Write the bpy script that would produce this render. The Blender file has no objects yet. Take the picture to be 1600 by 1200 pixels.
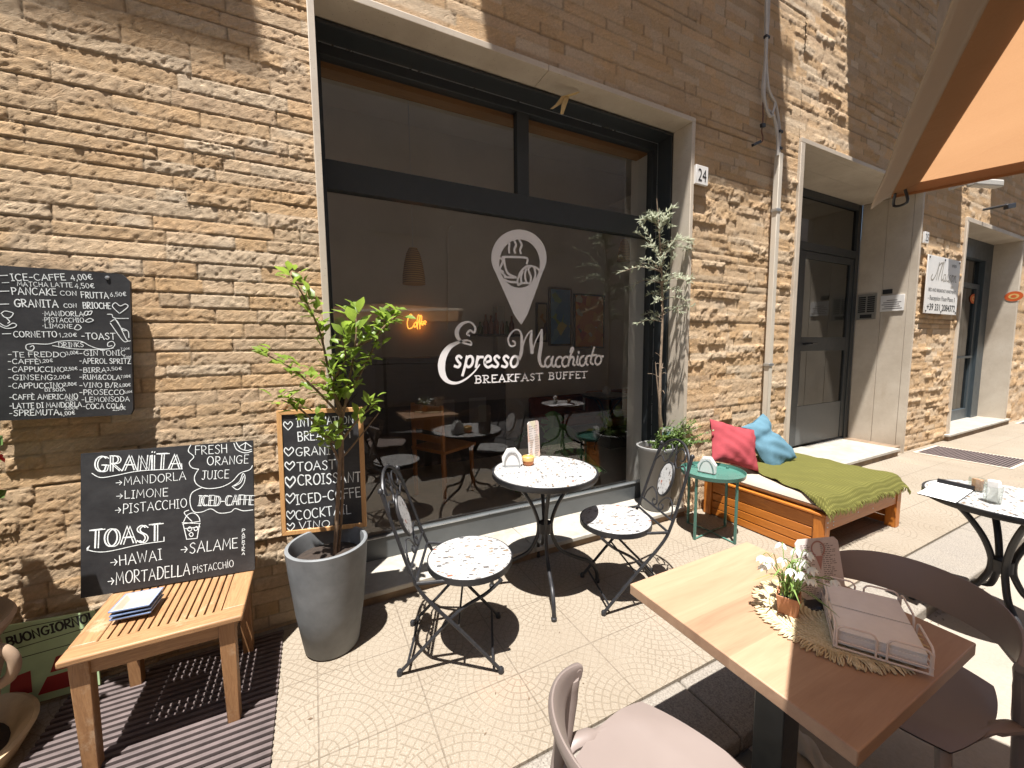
import bpy, math, random
import numpy as np
from mathutils import Vector, Matrix

random.seed(7)
PI = math.pi
D = bpy.data
SC = bpy.context.scene
COL = SC.collection

# ------------------------------------------------------------------ camera
CAM = np.array([0.0, 0.0, 1.45])
FPX = 620.0                                   # focal length for a 1600 px wide frame
ROT = np.array([[0.893, -0.450, -0.0096], [0.0504, 0.0788, 0.9956], [0.447, 0.890, -0.0928]])
u_, s_, v_ = np.linalg.svd(ROT)
ROT = u_ @ v_
cam_d = D.cameras.new('camera')
cam_d.sensor_width = 36.0
cam_d.lens = FPX / 1600.0 * 36.0
cam_d.clip_start = 0.02
cam_d.clip_end = 2000.0
cam = D.objects.new('camera', cam_d)
COL.objects.link(cam)
m = Matrix.Identity(4)
for i in range(3):
    m[i][0] = ROT[0][i]; m[i][1] = ROT[1][i]; m[i][2] = -ROT[2][i]; m[i][3] = CAM[i]
cam.matrix_world = m
SC.camera = cam

# ------------------------------------------------------------------ light
SUN_DIR = Vector((-0.185, -0.21, 1.0)).normalized()
w = D.worlds.new('World')
SC.world = w
w.use_nodes = True
wt = w.node_tree
wt.nodes.clear()
sky = wt.nodes.new('ShaderNodeTexSky')
sky.sky_type = 'NISHITA'
sky.sun_disc = False
sky.sun_elevation = math.asin(SUN_DIR.z)
sky.sun_rotation = math.atan2(SUN_DIR.x, SUN_DIR.y)
bg = wt.nodes.new('ShaderNodeBackground')
bg.inputs['Strength'].default_value = 0.07
wo = wt.nodes.new('ShaderNodeOutputWorld')
wt.links.new(sky.outputs[0], bg.inputs[0])
wt.links.new(bg.outputs[0], wo.inputs[0])
sd = D.lights.new('sun', 'SUN')
sd.energy = 5.0
sd.angle = math.radians(0.5)
sd.color = (1.0, 0.965, 0.92)
sun = D.objects.new('sun', sd)
COL.objects.link(sun)
sun.rotation_euler = SUN_DIR.to_track_quat('Z', 'Y').to_euler()
sun.location = (0, -3, 12)
SC.view_settings.view_transform = 'Standard'
SC.view_settings.look = 'None'
SC.view_settings.exposure = 1.32
SC.view_settings.gamma = 1.0
SC.cycles.max_bounces = 8
SC.cycles.transparent_max_bounces = 16
SC.cycles.caustics_reflective = False
SC.cycles.caustics_refractive = False

# ------------------------------------------------------------------ pixel -> point on a plane of the real place
def ray(px, py):
    return ROT.T @ np.array([(px - 800) / FPX, -(py - 600) / FPX, 1.0])
def at(px, py, X=None, Y=None, Z=None):
    d = ray(px, py)
    t = (X / d[0]) if X is not None else (Y / d[1]) if Y is not None else ((Z - CAM[2]) / d[2])
    return Vector(CAM + t * d)
def on_plane(px, py, o, n):
    d = Vector(ray(px, py)); c = Vector(CAM)
    return c + d * ((o - c).dot(n) / d.dot(n))

# ------------------------------------------------------------------ mesh builder
class MB:
    def __init__(s):
        s.v = []; s.f = []
    def add(s, vs, fs):
        k = len(s.v)
        s.v += [tuple(p) for p in vs]
        s.f += [tuple(i + k for i in f) for f in fs]
        return s
    def box(s, c, d, rot=None):
        x, y, z = d[0] / 2, d[1] / 2, d[2] / 2
        vs = [Vector((a * x, b * y, e * z)) for e in (-1, 1) for b in (-1, 1) for a in (-1, 1)]
        if rot is not None:
            vs = [rot @ p for p in vs]
        c = Vector(c)
        return s.add([p + c for p in vs], [(0, 2, 3, 1), (4, 5, 7, 6), (0, 1, 5, 4), (2, 6, 7, 3), (0, 4, 6, 2), (1, 3, 7, 5)])
    def span(s, a, b):
        return s.box([(a[i] + b[i]) / 2 for i in range(3)], [abs(b[i] - a[i]) for i in range(3)])
    def quad(s, a, b, c, d):
        return s.add([a, b, c, d], [(0, 1, 2, 3)])
    def bar(s, a, b, wx, wy, up=(0, 0, 1)):
        a, b = Vector(a), Vector(b)
        z = (b - a); L = z.length; z.normalize()
        x = Vector(up).cross(z)
        if x.length < 1e-4:
            x = Vector((1, 0, 0)).cross(z)
        x.normalize(); y = z.cross(x)
        return s.box((a + b) / 2, (wx, wy, L), Matrix((x, y, z)).transposed())
    def tube(s, pts, r, n=8, closed=False, cap=True, flat=None):
        pts = [Vector(p) for p in pts]
        N = len(pts)
        rs = r if isinstance(r, (list, tuple)) else [r] * N
        ring = []
        nrm = None
        for i in range(N):
            if closed:
                t = pts[(i + 1) % N] - pts[i - 1]
            else:
                t = pts[min(i + 1, N - 1)] - pts[max(i - 1, 0)]
            if t.length < 1e-9:
                t = Vector((0, 0, 1))
            t.normalize()
            if nrm is None:
                nrm = Vector((0, 0, 1)) if abs(t.z) < .9 else Vector((1, 0, 0))
            nrm = nrm - t * nrm.dot(t)
            if nrm.length < 1e-6:
                nrm = t.orthogonal()
            nrm.normalize()
            b = t.cross(nrm)
            for k in range(n):
                a = 2 * PI * k / n
                ring.append(pts[i] + (nrm * math.cos(a) * (flat or 1) + b * math.sin(a)) * rs[i])
        fs = []
        M = N if closed else N - 1
        for i in range(M):
            j = (i + 1) % N
            for k in range(n):
                l = (k + 1) % n
                fs.append((i * n + k, i * n + l, j * n + l, j * n + k))
        if cap and not closed:
            fs.append(tuple(range(n))[::-1])
            fs.append(tuple((N - 1) * n + k for k in range(n)))
        return s.add(ring, fs)
    def lathe(s, prof, c=(0, 0, 0), n=32, sx=1.0, sy=1.0):
        vs = []; fs = []
        for (r, z) in prof:
            for k in range(n):
                a = 2 * PI * k / n
                vs.append((c[0] + r * math.cos(a) * sx, c[1] + r * math.sin(a) * sy, c[2] + z))
        for i in range(len(prof) - 1):
            for k in range(n):
                l = (k + 1) % n
                fs.append((i * n + k, i * n + l, (i + 1) * n + l, (i + 1) * n + k))
        if prof[0][0] > 1e-6:
            fs.append(tuple(range(n))[::-1])
        if prof[-1][0] > 1e-6:
            fs.append(tuple((len(prof) - 1) * n + k for k in range(n)))
        return s.add(vs, fs)
    def disc_stack(s, c, r, z0, z1, n=48, ch=0.004):
        return s.lathe([(r - ch, z0), (r, z0 + ch), (r, z1 - ch), (r - ch, z1)], c, n)
    def prism(s, poly, o, u, v, t):
        # polygon (a,b) in plane (o,u,v), extruded by vector t
        o, u, v, t = Vector(o), Vector(u), Vector(v), Vector(t)
        A = [o + u * a + v * b for a, b in poly]
        n = len(A)
        vs = A + [p + t for p in A]
        fs = [tuple(range(n))[::-1], tuple(range(n, 2 * n))] + [(i, (i + 1) % n, n + (i + 1) % n, n + i) for i in range(n)]
        return s.add(vs, fs)
    def grid(s, fn, nu, nv):
        vs = [fn(i / nu, j / nv) for j in range(nv + 1) for i in range(nu + 1)]
        fs = [(j * (nu + 1) + i, j * (nu + 1) + i + 1, (j + 1) * (nu + 1) + i + 1, (j + 1) * (nu + 1) + i) for j in range(nv) for i in range(nu)]
        return s.add(vs, fs)
    def ribbon(s, pts, wd, o, u, v, lift):
        # stroke in plane coordinates, wd a number or a list
        P = [Vector((p[0], p[1])) for p in pts]
        N = len(P)
        ws = wd if isinstance(wd, (list, tuple)) else [wd] * N
        n3 = u.cross(v).normalized() * lift
        vs = []
        for i in range(N):
            a = (P[i] - P[i - 1]) if i > 0 else (P[1] - P[0])
            b = (P[i + 1] - P[i]) if i < N - 1 else (P[-1] - P[-2])
            a = a.normalized() if a.length > 1e-9 else Vector((1, 0))
            b = b.normalized() if b.length > 1e-9 else a
            t = a + b
            t = t.normalized() if t.length > 1e-3 else a
            nn = Vector((-t.y, t.x))
            k = max(0.55, abs(nn.dot(Vector((-a.y, a.x)))))
            q = P[i].copy()
            if i == 0: q = q - a * ws[i] * .35
            if i == N - 1: q = q + b * ws[i] * .35
            for sg in (-1, 1):
                e = q + nn * (sg * ws[i] / 2 / k)
                vs.append(o + u * e.x + v * e.y + n3)
        return s.add(vs, [(2 * i, 2 * i + 2, 2 * i + 3, 2 * i + 1) for i in range(N - 1)])

def cat_rom(pts, k=6, closed=False):
    P = [np.array(p, float) for p in pts]
    n = len(P); out = []
    rng = n if closed else n - 1
    for i in range(rng):
        p0 = P[(i - 1) % n] if (closed or i > 0) else P[0]
        p1, p2 = P[i], P[(i + 1) % n]
        p3 = P[(i + 2) % n] if (closed or i + 2 < n) else P[-1]
        for j in range(k):
            t = j / k
            out.append(.5 * ((2 * p1) + (-p0 + p2) * t + (2 * p0 - 5 * p1 + 4 * p2 - p3) * t * t + (-p0 + 3 * p1 - 3 * p2 + p3) * t ** 3))
    if not closed:
        out.append(P[-1])
    return [tuple(p) for p in out]

# ------------------------------------------------------------------ objects
def thing(name, label, cat, loc=(0, 0, 0), rotz=0.0, group=None):
    o = D.objects.new(name, None)
    COL.objects.link(o)
    o.location = loc; o.rotation_euler = (0, 0, rotz)
    o.empty_display_size = .05
    tag(o, label, cat, group)
    return o
def tag(o, label, cat, group=None):
    o['label'] = label; o['category'] = cat
    if group: o['group'] = group
    return o
def abs_loc(o):
    v = Vector((0, 0, 0))
    while o is not None:
        v += o.location; o = o.parent
    return v
def part(name, mb, mat, parent=None, world=True, bevel=0.0, smooth=40, label=None, origin=None):
    """one mesh object; vertices given in world coordinates (world=True) or in the parent's frame"""
    me = D.meshes.new(name)
    off = Vector((0, 0, 0))
    if parent is not None and world:
        off = abs_loc(parent)
    elif parent is None and origin is not None:
        off = Vector(origin)
    me.from_pydata([tuple(Vector(p) - off) for p in mb.v], [], mb.f)
    me.update()
    me.materials.append(mat)
    if smooth:
        me.polygons.foreach_set('use_smooth', [True] * len(me.polygons))
        me.set_sharp_from_angle(angle=math.radians(smooth))
    o = D.objects.new(name, me)
    COL.objects.link(o)
    if parent is not None: o.parent = parent
    elif origin is not None: o.location = origin
    if bevel:
        b = o.modifiers.new('bevel', 'BEVEL')
        b.width = bevel; b.segments = 2; b.limit_method = 'ANGLE'; b.angle_limit = math.radians(50)
    if label: o['label'] = label
    return o
def struct(name, mb, mat, **k):
    o = part(name, mb, mat, **k); o['kind'] = 'structure'
    return o
def copy_tree(o, parent=None, loc=None, rotz=None, label=None):
    c = o.copy(); COL.objects.link(c)
    if parent is not None: c.parent = parent
    if loc is not None: c.location = loc
    if rotz is not None: c.rotation_euler = (0, 0, rotz)
    if label: c['label'] = label
    for ch in list(o.children):
        copy_tree(ch, c)
    return c

# ------------------------------------------------------------------ node helpers
class NV:
    def __init__(s, nt, sock): s.nt = nt; s.s = sock
    def _m(s, op, *a, clamp=False):
        n = s.nt.nodes.new('ShaderNodeMath'); n.operation = op; n.use_clamp = clamp
        for i, x in enumerate((s,) + a):
            if isinstance(x, NV): s.nt.links.new(x.s, n.inputs[i])
            else: n.inputs[i].default_value = x
        return NV(s.nt, n.outputs[0])
    def __add__(s, o): return s._m('ADD', o)
    def __sub__(s, o): return s._m('SUBTRACT', o)
    def __mul__(s, o): return s._m('MULTIPLY', o)
    def __truediv__(s, o): return s._m('DIVIDE', o)
    def fl(s): return s._m('FLOOR')
    def fr(s): return s._m('FRACT')
    def ab(s): return s._m('ABSOLUTE')
    def lt(s, o): return s._m('LESS_THAN', o)
    def gt(s, o): return s._m('GREATER_THAN', o)
    def mn(s, o): return s._m('MINIMUM', o)
    def mx(s, o): return s._m('MAXIMUM', o)
    def sq(s): return s._m('SQRT')
    def pw(s, o): return s._m('POWER', o)
    def ss(s, a, b, c=0.0, d=1.0):
        n = s.nt.nodes.new('ShaderNodeMapRange'); n.interpolation_type = 'SMOOTHSTEP'
        s.nt.links.new(s.s, n.inputs[0])
        for i, x in enumerate((a, b, c, d)): n.inputs[i + 1].default_value = x
        return NV(s.nt, n.outputs[0])

class Mat:
    def __init__(s, name, color=(.5, .5, .5), rough=.6, metal=0.0, spec=.5):
        s.m = D.materials.new(name); s.m.use_nodes = True
        s.nt = s.m.node_tree
        s.b = s.nt.nodes['Principled BSDF']
        s.b.inputs['Base Color'].default_value = (*color, 1)
        s.b.inputs['Roughness'].default_value = rough
        s.b.inputs['Metallic'].default_value = metal
        s.b.inputs['Specular IOR Level'].default_value = spec
        s._tc = None
    def tc(s, which='Object'):
        if s._tc is None: s._tc = s.nt.nodes.new('ShaderNodeTexCoord')
        return s._tc.outputs[which]
    def mapping(s, scale=(1, 1, 1), rot=(0, 0, 0), loc=(0, 0, 0), src=None):
        n = s.nt.nodes.new('ShaderNodeMapping')
        n.inputs['Scale'].default_value = scale; n.inputs['Rotation'].default_value = rot; n.inputs['Location'].default_value = loc
        s.nt.links.new(src or s.tc(), n.inputs[0])
        return n.outputs[0]
    def xyz(s, src=None):
        n = s.nt.nodes.new('ShaderNodeSeparateXYZ')
        s.nt.links.new(src or s.tc(), n.inputs[0])
        return [NV(s.nt, o) for o in n.outputs]
    def noise(s, scale, detail=4, rough=.6, vec=None, dist=0.0):
        n = s.nt.nodes.new('ShaderNodeTexNoise')
        n.inputs['Scale'].default_value = scale; n.inputs['Detail'].default_value = detail
        n.inputs['Roughness'].default_value = rough; n.inputs['Distortion'].default_value = dist
        s.nt.links.new(vec or s.tc(), n.inputs['Vector'])
        return NV(s.nt, n.outputs['Fac'])
    def vor(s, scale, feature='F1', vec=None, rnd=1.0, metric='EUCLIDEAN'):
        n = s.nt.nodes.new('ShaderNodeTexVoronoi'); n.feature = feature; n.distance = metric
        n.inputs['Scale'].default_value = scale; n.inputs['Randomness'].default_value = rnd
        s.nt.links.new(vec or s.tc(), n.inputs['Vector'])
        return n
    def ramp(s, fac, stops, interp='LINEAR'):
        n = s.nt.nodes.new('ShaderNodeValToRGB'); n.color_ramp.interpolation = interp
        cr = n.color_ramp
        while len(cr.elements) < len(stops): cr.elements.new(.5)
        for e, (p, c) in zip(cr.elements, stops):
            e.position = p; e.color = (*c, 1)
        s.nt.links.new(fac.s if isinstance(fac, NV) else fac, n.inputs[0])
        return n.outputs[0]
    def mix(s, fac, a, b, mode='MIX'):
        n = s.nt.nodes.new('ShaderNodeMix'); n.data_type = 'RGBA'; n.blend_type = mode
        for i, x in ((0, fac), (6, a), (7, b)):
            if isinstance(x, NV): s.nt.links.new(x.s, n.inputs[i])
            elif isinstance(x, (int, float)): n.inputs[i].default_value = x
            elif isinstance(x, tuple): n.inputs[i].default_value = (*x, 1)
            else: s.nt.links.new(x, n.inputs[i])
        return n.outputs[2]
    def color(s, c): s.nt.links.new(c, s.b.inputs['Base Color']); return s
    def rough(s, f): s.nt.links.new(f.s, s.b.inputs['Roughness']); return s
    def bump(s, h, strength=.5, dist=.01):
        n = s.nt.nodes.new('ShaderNodeBump')
        n.inputs['Strength'].default_value = strength; n.inputs['Distance'].default_value = dist
        s.nt.links.new(h.s, n.inputs['Height'])
        s.nt.links.new(n.outputs[0], s.b.inputs['Normal'])
        return s
    def translucent(s, amount, color):
        t = s.nt.nodes.new('ShaderNodeBsdfTranslucent')
        if isinstance(color, tuple): t.inputs[0].default_value = (*color, 1)
        else: s.nt.links.new(color, t.inputs[0])
        mx = s.nt.nodes.new('ShaderNodeMixShader'); mx.inputs[0].default_value = amount
        s.nt.links.new(s.b.outputs[0], mx.inputs[1]); s.nt.links.new(t.outputs[0], mx.inputs[2])
        s.nt.links.new(mx.outputs[0], s.nt.nodes['Material Output'].inputs[0])
        return s

def m_plain(name, c, rough=.6, var=.12, scale=12, metal=0.0, bump=0.0, spec=.5):
    M = Mat(name, c, rough, metal, spec)
    n = M.noise(scale, 5)
    lo = tuple(max(0, x * (1 - var)) for x in c); hi = tuple(min(1, x * (1 + var)) for x in c)
    M.color(M.ramp(n, [(.3, lo), (.7, hi)]))
    M.rough(n.ss(0, 1, max(.02, rough - .1), min(1, rough + .1)))
    if bump: M.bump(M.noise(scale * 8, 3), bump, .003)
    return M.m

def m_wood(name, c1, c2, axis=0, scale=1.0, rough=.5, worn=None):
    M = Mat(name, c1, rough)
    sc = [14 * scale] * 3; sc[axis] = 1.2 * scale
    v = M.mapping(tuple(sc))
    n = M.noise(1.6, 6, .65, v, .6)
    fine = [90 * scale] * 3; fine[axis] = 4 * scale
    f = M.noise(1.5, 3, .6, M.mapping(tuple(fine)))
    rings = ((n * 9.0).fr() - .5).ab() * 2.0
    k = n * .55 + rings * .25 + f * .25
    col = M.ramp(k, [(.25, c1), (.75, c2)])
    if worn:
        wn = M.noise(7 * scale, 6, .75).ss(.56, .7)
        col = M.mix(wn * .7, col, worn)
    M.color(col)
    M.rough(f.ss(0, 1, rough - .12, rough + .15))
    M.bump(f, .25, .002)
    return M.m

# ------------------------------------------------------------------ materials
def m_stone():
    M = Mat('split_stone', (.45, .33, .2), .9, spec=.2)
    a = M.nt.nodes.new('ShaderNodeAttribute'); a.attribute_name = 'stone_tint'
    n = M.noise(9, 6, .7)
    n2 = M.noise(60, 5, .7)
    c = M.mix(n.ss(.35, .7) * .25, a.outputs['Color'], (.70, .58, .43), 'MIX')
    c = M.mix(n2.ss(.3, .75) * .5, c, M.mix(.45, c, (.16, .11, .07)), 'MIX')
    M.color(c)
    v = M.mapping((1, 1, 1), (0, .6, 0))
    k1 = M.noise(1.0, 6, .72, M.mapping((16, 40, 62), src=M.mapping((1, 1, 1), (0, .62, 0))), 1.2)
    h = ((k1 - .5).ab() * -2.0 + 1.0).pw(2.0) + M.noise(120, 4, .75) * .45
    M.bump(h, .9, .010)
    return M.m

def m_paver():
    M = Mat('fan_paver', (.4, .33, .25), .8, spec=.25)
    geo = M.nt.nodes.new('ShaderNodeNewGeometry')
    x, y, z = M.xyz(geo.outputs['Position'])
    T = .40
    wob = (M.noise(30, 2, .5, geo.outputs['Position']) - .5) * .006
    tx = x / T + 40.12; ty = (y - 1.46) / T + 40.0
    u = tx.fr(); v = ty.fr()
    par = ((tx.fl() + ty.fl()) / 2.0).fr().gt(.25)          # flip every other tile
    uu = u * (par * -2.0 + 1.0) + par
    wv = wob / T
    def ringset(a, b):
        r = (a * a + b * b).sq() + wv
        ring = (r * 12.0)
        ang = b._m('ARCTAN2', a) / (PI / 2)
        cnt = (ring.fl() * 1.55 + 1.5).fl()
        sh = ((ring.fl() * .5).fr())
        lr = (ring.fr() - .5).ab()
        la = ((ang * cnt + sh).fr() - .5).ab()
        # distance to joint in tile units
        dj = ((lr * -1.0 + .5) / 12.0).mn((la * -1.0 + .5) / cnt * r * 1.57)
        return r, dj
    r1, d1 = ringset(uu, v)
    r2, d2 = ringset(uu * -1.0 + 1.0, v * -1.0 + 1.0)
    in1 = r1.lt(.70); in2 = r2.lt(.70)
    gx = ((uu + v) * 8.4).fr(); gy = ((uu - v) * 8.4 + 20.0).fr()
    d3 = ((gx - .5).ab() * -1.0 + .5).mn((gy - .5).ab() * -1.0 + .5) / 12.0
    d = in1 * d1 + (in1 * -1.0 + 1.0) * (in2 * d2 + (in2 * -1.0 + 1.0) * d3)
    edge = ((u - .5).ab() * -1.0 + .5).mn((v - .5).ab() * -1.0 + .5)
    P = geo.outputs['Position']
    joint = d.ss(.002, .010)
    tj = edge.ss(.003, .010)
    # joints worn away and clogged in places
    wear = M.noise(3.0, 5, .6, P).ss(.42, .66)
    speck = M.noise(170, 4, .75, P).ss(.40, .62)
    jm = (joint * -1.0 + 1.0) * (wear * -.6 + 1.0)
    big = M.noise(1.1, 6, .65, P)
    tilec = M.vor(1 / T, 'F1', P)
    base = M.ramp(big, [(.25, (.255, .217, .168)), (.5, (.30, .262, .21)), (.78, (.34, .303, .248))])
    base = M.mix((speck * -1.0 + 1.0) * .55, base, (.20, .15, .10))
    pink = M.noise(2.2, 3, .5, P).ss(.55, .75)
    base = M.mix(pink * .35, base, (.37, .245, .17))
    c = M.mix(jm * .5, base, (.16, .125, .085))
    c = M.mix((tj * -1.0 + 1.0) * .5, c, (.14, .11, .08))
    dirt = M.noise(.45, 6, .7, P).ss(.55, .75)
    c = M.mix(dirt * .3, c, (.20, .155, .11))
    M.color(c)
    h = joint * .7 * (wear * -.5 + 1.0) + tj * .8 + speck * .28 + big * .3
    M.bump(h, .7, .004)
    return M.m

def m_terrazzo():
    M = Mat('terrazzo', (.85, .84, .81), .35)
    jit = M.mapping((1, 1, 1), (0, 0, .5))
    col = (.82, .81, .78)
    c = M.ramp(M.noise(25, 4), [(.3, (.355, .35, .34)), (.7, (.41, .405, .395))])
    for sc, th, seed, st in ((36, .56, 0.0, [(.0, (.05, .05, .05)), (.50, (.10, .09, .085)), (.74, (.20, .14, .09)), (.92, (.30, .10, .06)), (.95, (.03, .03, .035))]),
                             (90, .40, 3.3, [(.0, (.06, .06, .06)), (.5, (.15, .13, .12)), (.8, (.09, .09, .095))])):
        v = M.mapping((1, 1.7, 1), (0, 0, .6 + seed), (seed, seed, 0))
        a = M.vor(sc, 'F1', v, 1.0, 'MANHATTAN')
        rgb = M.nt.nodes.new('ShaderNodeSeparateColor'); M.nt.links.new(a.outputs['Color'], rgb.inputs[0])
        R, G = NV(M.nt, rgb.outputs[0]), NV(M.nt, rgb.outputs[1])
        dist = NV(M.nt, a.outputs['Distance'])
        on = (dist - (G * th + .20)).lt(.0) * R.gt(.42)
        c = M.mix(on, c, M.ramp(R, st, 'CONSTANT'))
    M.color(c)
    return M.m

def m_travertine():
    M = Mat('travertine', (.55, .48, .39), .55)
    v = M.mapping((3, 3, 9))
    n = M.noise(1.5, 7, .7)
    pits = M.vor(55, 'F1', M.mapping((1, 1, 1.6)))
    pd = NV(M.nt, pits.outputs['Distance'])
    pit = pd.lt(.16) * M.noise(14, 2).gt(.53)
    c = M.ramp(n, [(.3, (.43, .36, .28)), (.55, (.54, .47, .38)), (.75, (.62, .56, .47))])
    st = M.noise(2.6, 6, .7, M.mapping((1, 1, .35))).ss(.56, .74)
    c = M.mix(st * .4, c, (.33, .24, .15))
    c = M.mix(pit * .6, c, (.22, .17, .12))
    M.color(c)
    M.bump(n + pit * -.6, .2, .004)
    return M.m

def m_glass(name, tint, refl=1.0):
    M = D.materials.new(name); M.use_nodes = True
    nt = M.node_tree; nt.nodes.clear()
    out = nt.nodes.new('ShaderNodeOutputMaterial')
    tr = nt.nodes.new('ShaderNodeBsdfTransparent'); tr.inputs[0].default_value = (*tint, 1)
    gl = nt.nodes.new('ShaderNodeBsdfGlossy'); gl.inputs['Roughness'].default_value = 0.0
    geo = nt.nodes.new('ShaderNodeNewGeometry')
    dp = nt.nodes.new('ShaderNodeVectorMath'); dp.operation = 'DOT_PRODUCT'
    nt.links.new(geo.outputs['Incoming'], dp.inputs[0]); nt.links.new(geo.outputs['Normal'], dp.inputs[1])
    c = NV(nt, dp.outputs['Value']).ab()
    f = (c * -1.0 + 1.0).pw(5.0) * (1 - .105 * refl) + .105 * refl
    mx = nt.nodes.new('ShaderNodeMixShader')
    nt.links.new(f.s, mx.inputs[0]); nt.links.new(tr.outputs[0], mx.inputs[1]); nt.links.new(gl.outputs[0], mx.inputs[2])
    nt.links.new(mx.outputs[0], out.inputs[0])
    return M

def m_board():
    M = Mat('blackboard', (.02, .02, .022), .55)
    n = M.noise(5, 6, .75, M.mapping((1, 1, 1.6)))
    M.color(M.ramp(n, [(.35, (.012, .012, .014)), (.62, (.032, .032, .034)), (.8, (.085, .085, .085))]))
    return M.m

def m_chalk(name='chalk', c=(.78, .82, .82)):
    M = Mat(name, c, .9, spec=.1)
    n = M.noise(160, 3, .7)
    M.color(M.ramp(n, [(.3, tuple(x * .55 for x in c)), (.55, c)]))
    return M.m

def m_leaf(name, c1, c2, trans=.35):
    M = Mat(name, c1, .42)
    n = M.noise(14, 3, .6)
    n2 = M.noise(70, 2, .5)
    col = M.ramp(n * .7 + n2 * .3, [(.32, c1), (.68, c2)])
    M.color(col)
    M.translucent(trans, M.mix(.5, col, tuple(min(1, x * 1.8) for x in c2)))
    return M.m

def m_emit(name, c, s):
    M = Mat(name, c, .5)
    M.b.inputs['Emission Color'].default_value = (*c, 1)
    M.b.inputs['Emission Strength'].default_value = s
    return M.m

STONE = m_stone(); PAVER = m_paver(); TERRAZZO = m_terrazzo(); TRAV = m_travertine()
GLASS = m_glass('window_glass', (.86, .87, .86)); CLEAR = m_glass('clear_plastic', (.93, .95, .94), .6)
BOARD = m_board(); CHALK = m_chalk()
IRON = m_plain('black_iron', (.018, .018, .020), .42, .2, 60, 0.0, .05)
FRAME = m_plain('dark_aluminium', (.03, .035, .038), .42, .1, 20)
PANELGREY = m_plain('grey_aluminium', (.085, .092, .095), .4, .08, 10)
ALU = m_plain('silver_bead', (.5, .52, .53), .3, .05, 10, .8)
VINYL = m_plain('white_vinyl', (.80, .77, .76), .6, .03, 8)
MARBLE = Mat('marble', (.6, .57, .52), .4)
_n = MARBLE.noise(4, 8, .7, None, 1.5)
MARBLE.color(MARBLE.ramp(_n, [(.3, (.27, .245, .205)), (.5, (.37, .345, .30)), (.7, (.42, .40, .355))]))
MARBLE = MARBLE.m
RISER = m_plain('stone_riser', (.20, .14, .09), .8, .35, 9, 0, .2)
GRANITE = Mat('granite_kerb', (.3, .27, .24), .8)
_n = GRANITE.noise(150, 3, .7); _b = GRANITE.noise(3.5, 6, .7)
GRANITE.color(GRANITE.mix(_b.ss(.4, .7) * .5, GRANITE.ramp(_n, [(.3, (.10, .085, .07)), (.5, (.215, .19, .16)), (.7, (.30, .27, .23))]), (.24, .21, .17)))
GRANITE.bump(_n + _b, .5, .004); GRANITE = GRANITE.m
ROADM = Mat('street_concrete', (.27, .24, .2), .85)
_n = ROADM.noise(1.3, 7, .7); _f = ROADM.noise(90, 4, .7)
ROADM.color(ROADM.ramp(_n * .7 + _f * .3, [(.3, (.20, .172, .138)), (.5, (.28, .245, .20)), (.7, (.34, .30, .25))]))
ROADM.bump(_f + _n, .4, .004); ROADM = ROADM.m
PLASTER = m_plain('cream_plaster', (.50, .43, .35), .9, .06, 2)

# ================================================================== SETTING
YW = 2.28                                      # face of the stone trim
ROADZ = -0.07
street = MB().quad((-120, -120, ROADZ - .004), (120, -120, ROADZ - .004), (120, 120, ROADZ - .004), (-120, 120, ROADZ - .004))
struct('ground', street, m_plain('far_ground', (.24, .21, .17), .9, .2, .5), smooth=0)
struct('road', MB().quad((-14, -6, ROADZ - .002), (30, -6, ROADZ - .002), (30, .15, ROADZ - .002), (-14, .15, ROADZ - .002)), m_plain('asphalt', (.065, .062, .06), .9, .25, 60, 0, .3), smooth=0)
struct('gutter', MB().quad((-14, .1495, ROADZ), (30, .1495, ROADZ), (30, .824, ROADZ), (-14, .824, ROADZ)), ROADM, smooth=0)
struct('pavement', MB().span((-8, 1.117, -.3), (30, 2.40, 0)), PAVER, smooth=0)
kerb = MB()
x = -8.0
rk = random.Random(3)
while x < 30:
    L = rk.uniform(.85, 1.1)
    dy = rk.uniform(-.006, .006)
    kerb.span((x + .003, .824 + dy, -.3), (x + L - .003, 1.1145, -.004 + rk.uniform(-.002, .002)))
    x += L
struct('kerb', kerb, GRANITE, bevel=.012)
# grit caught against the kerb foot
rg = random.Random(5)
grit = MB()
for i in range(500):
    gx = rg.uniform(-.5, 6.5); gy = .82 - abs(rg.gauss(0, .035)); r = rg.uniform(.002, .007)
    c = Vector((gx, gy, ROADZ + r * .5))
    grit.add([c + Vector((r * rg.uniform(.6, 1.2), 0, 0)), c + Vector((0, r, 0)), c + Vector((-r, 0, r * .3)), c + Vector((0, -r * .8, 0)), c + Vector((0, 0, r * .9)), c - Vector((0, 0, r))],
             [(0, 1, 4), (1, 2, 4), (2, 3, 4), (3, 0, 4), (1, 0, 5), (2, 1, 5), (3, 2, 5), (0, 3, 5)])
g = part('gutter_grit', grit, m_plain('grit', (.24, .20, .15), .9, .5, 200), smooth=0)
tag(g, 'loose grit and crumbs lying along the foot of the kerb', 'grit'); g['kind'] = 'stuff'

lit = MB()
for i in range(34):
    c = Vector((rg.uniform(-.1, 4.2), rg.uniform(1.15, 2.2), .002)); r = rg.uniform(.004, .012); a = rg.uniform(0, 6.28)
    e_ = Vector((math.cos(a), math.sin(a), 0)); f_ = Vector((-e_.y, e_.x, 0))
    lit.add([c - e_ * r, c + f_ * r * .4 + Vector((0, 0, r * .3)), c + e_ * r + Vector((0, 0, r * .2)), c - f_ * r * .4], [(0, 1, 2, 3)])
g = part('leaf_litter', lit, m_plain('dry_leaf', (.13, .085, .05), .9, .5, 90), smooth=0)
tag(g, 'dry leaf scraps scattered over the pavement tiles', 'litter'); g['kind'] = 'stuff'

# ------------------------------------------------------------------ the building
bld = thing('apartment_building', 'beige split stone apartment building with cafe window and two doorways', 'building', (0, YW, 0))

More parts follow.
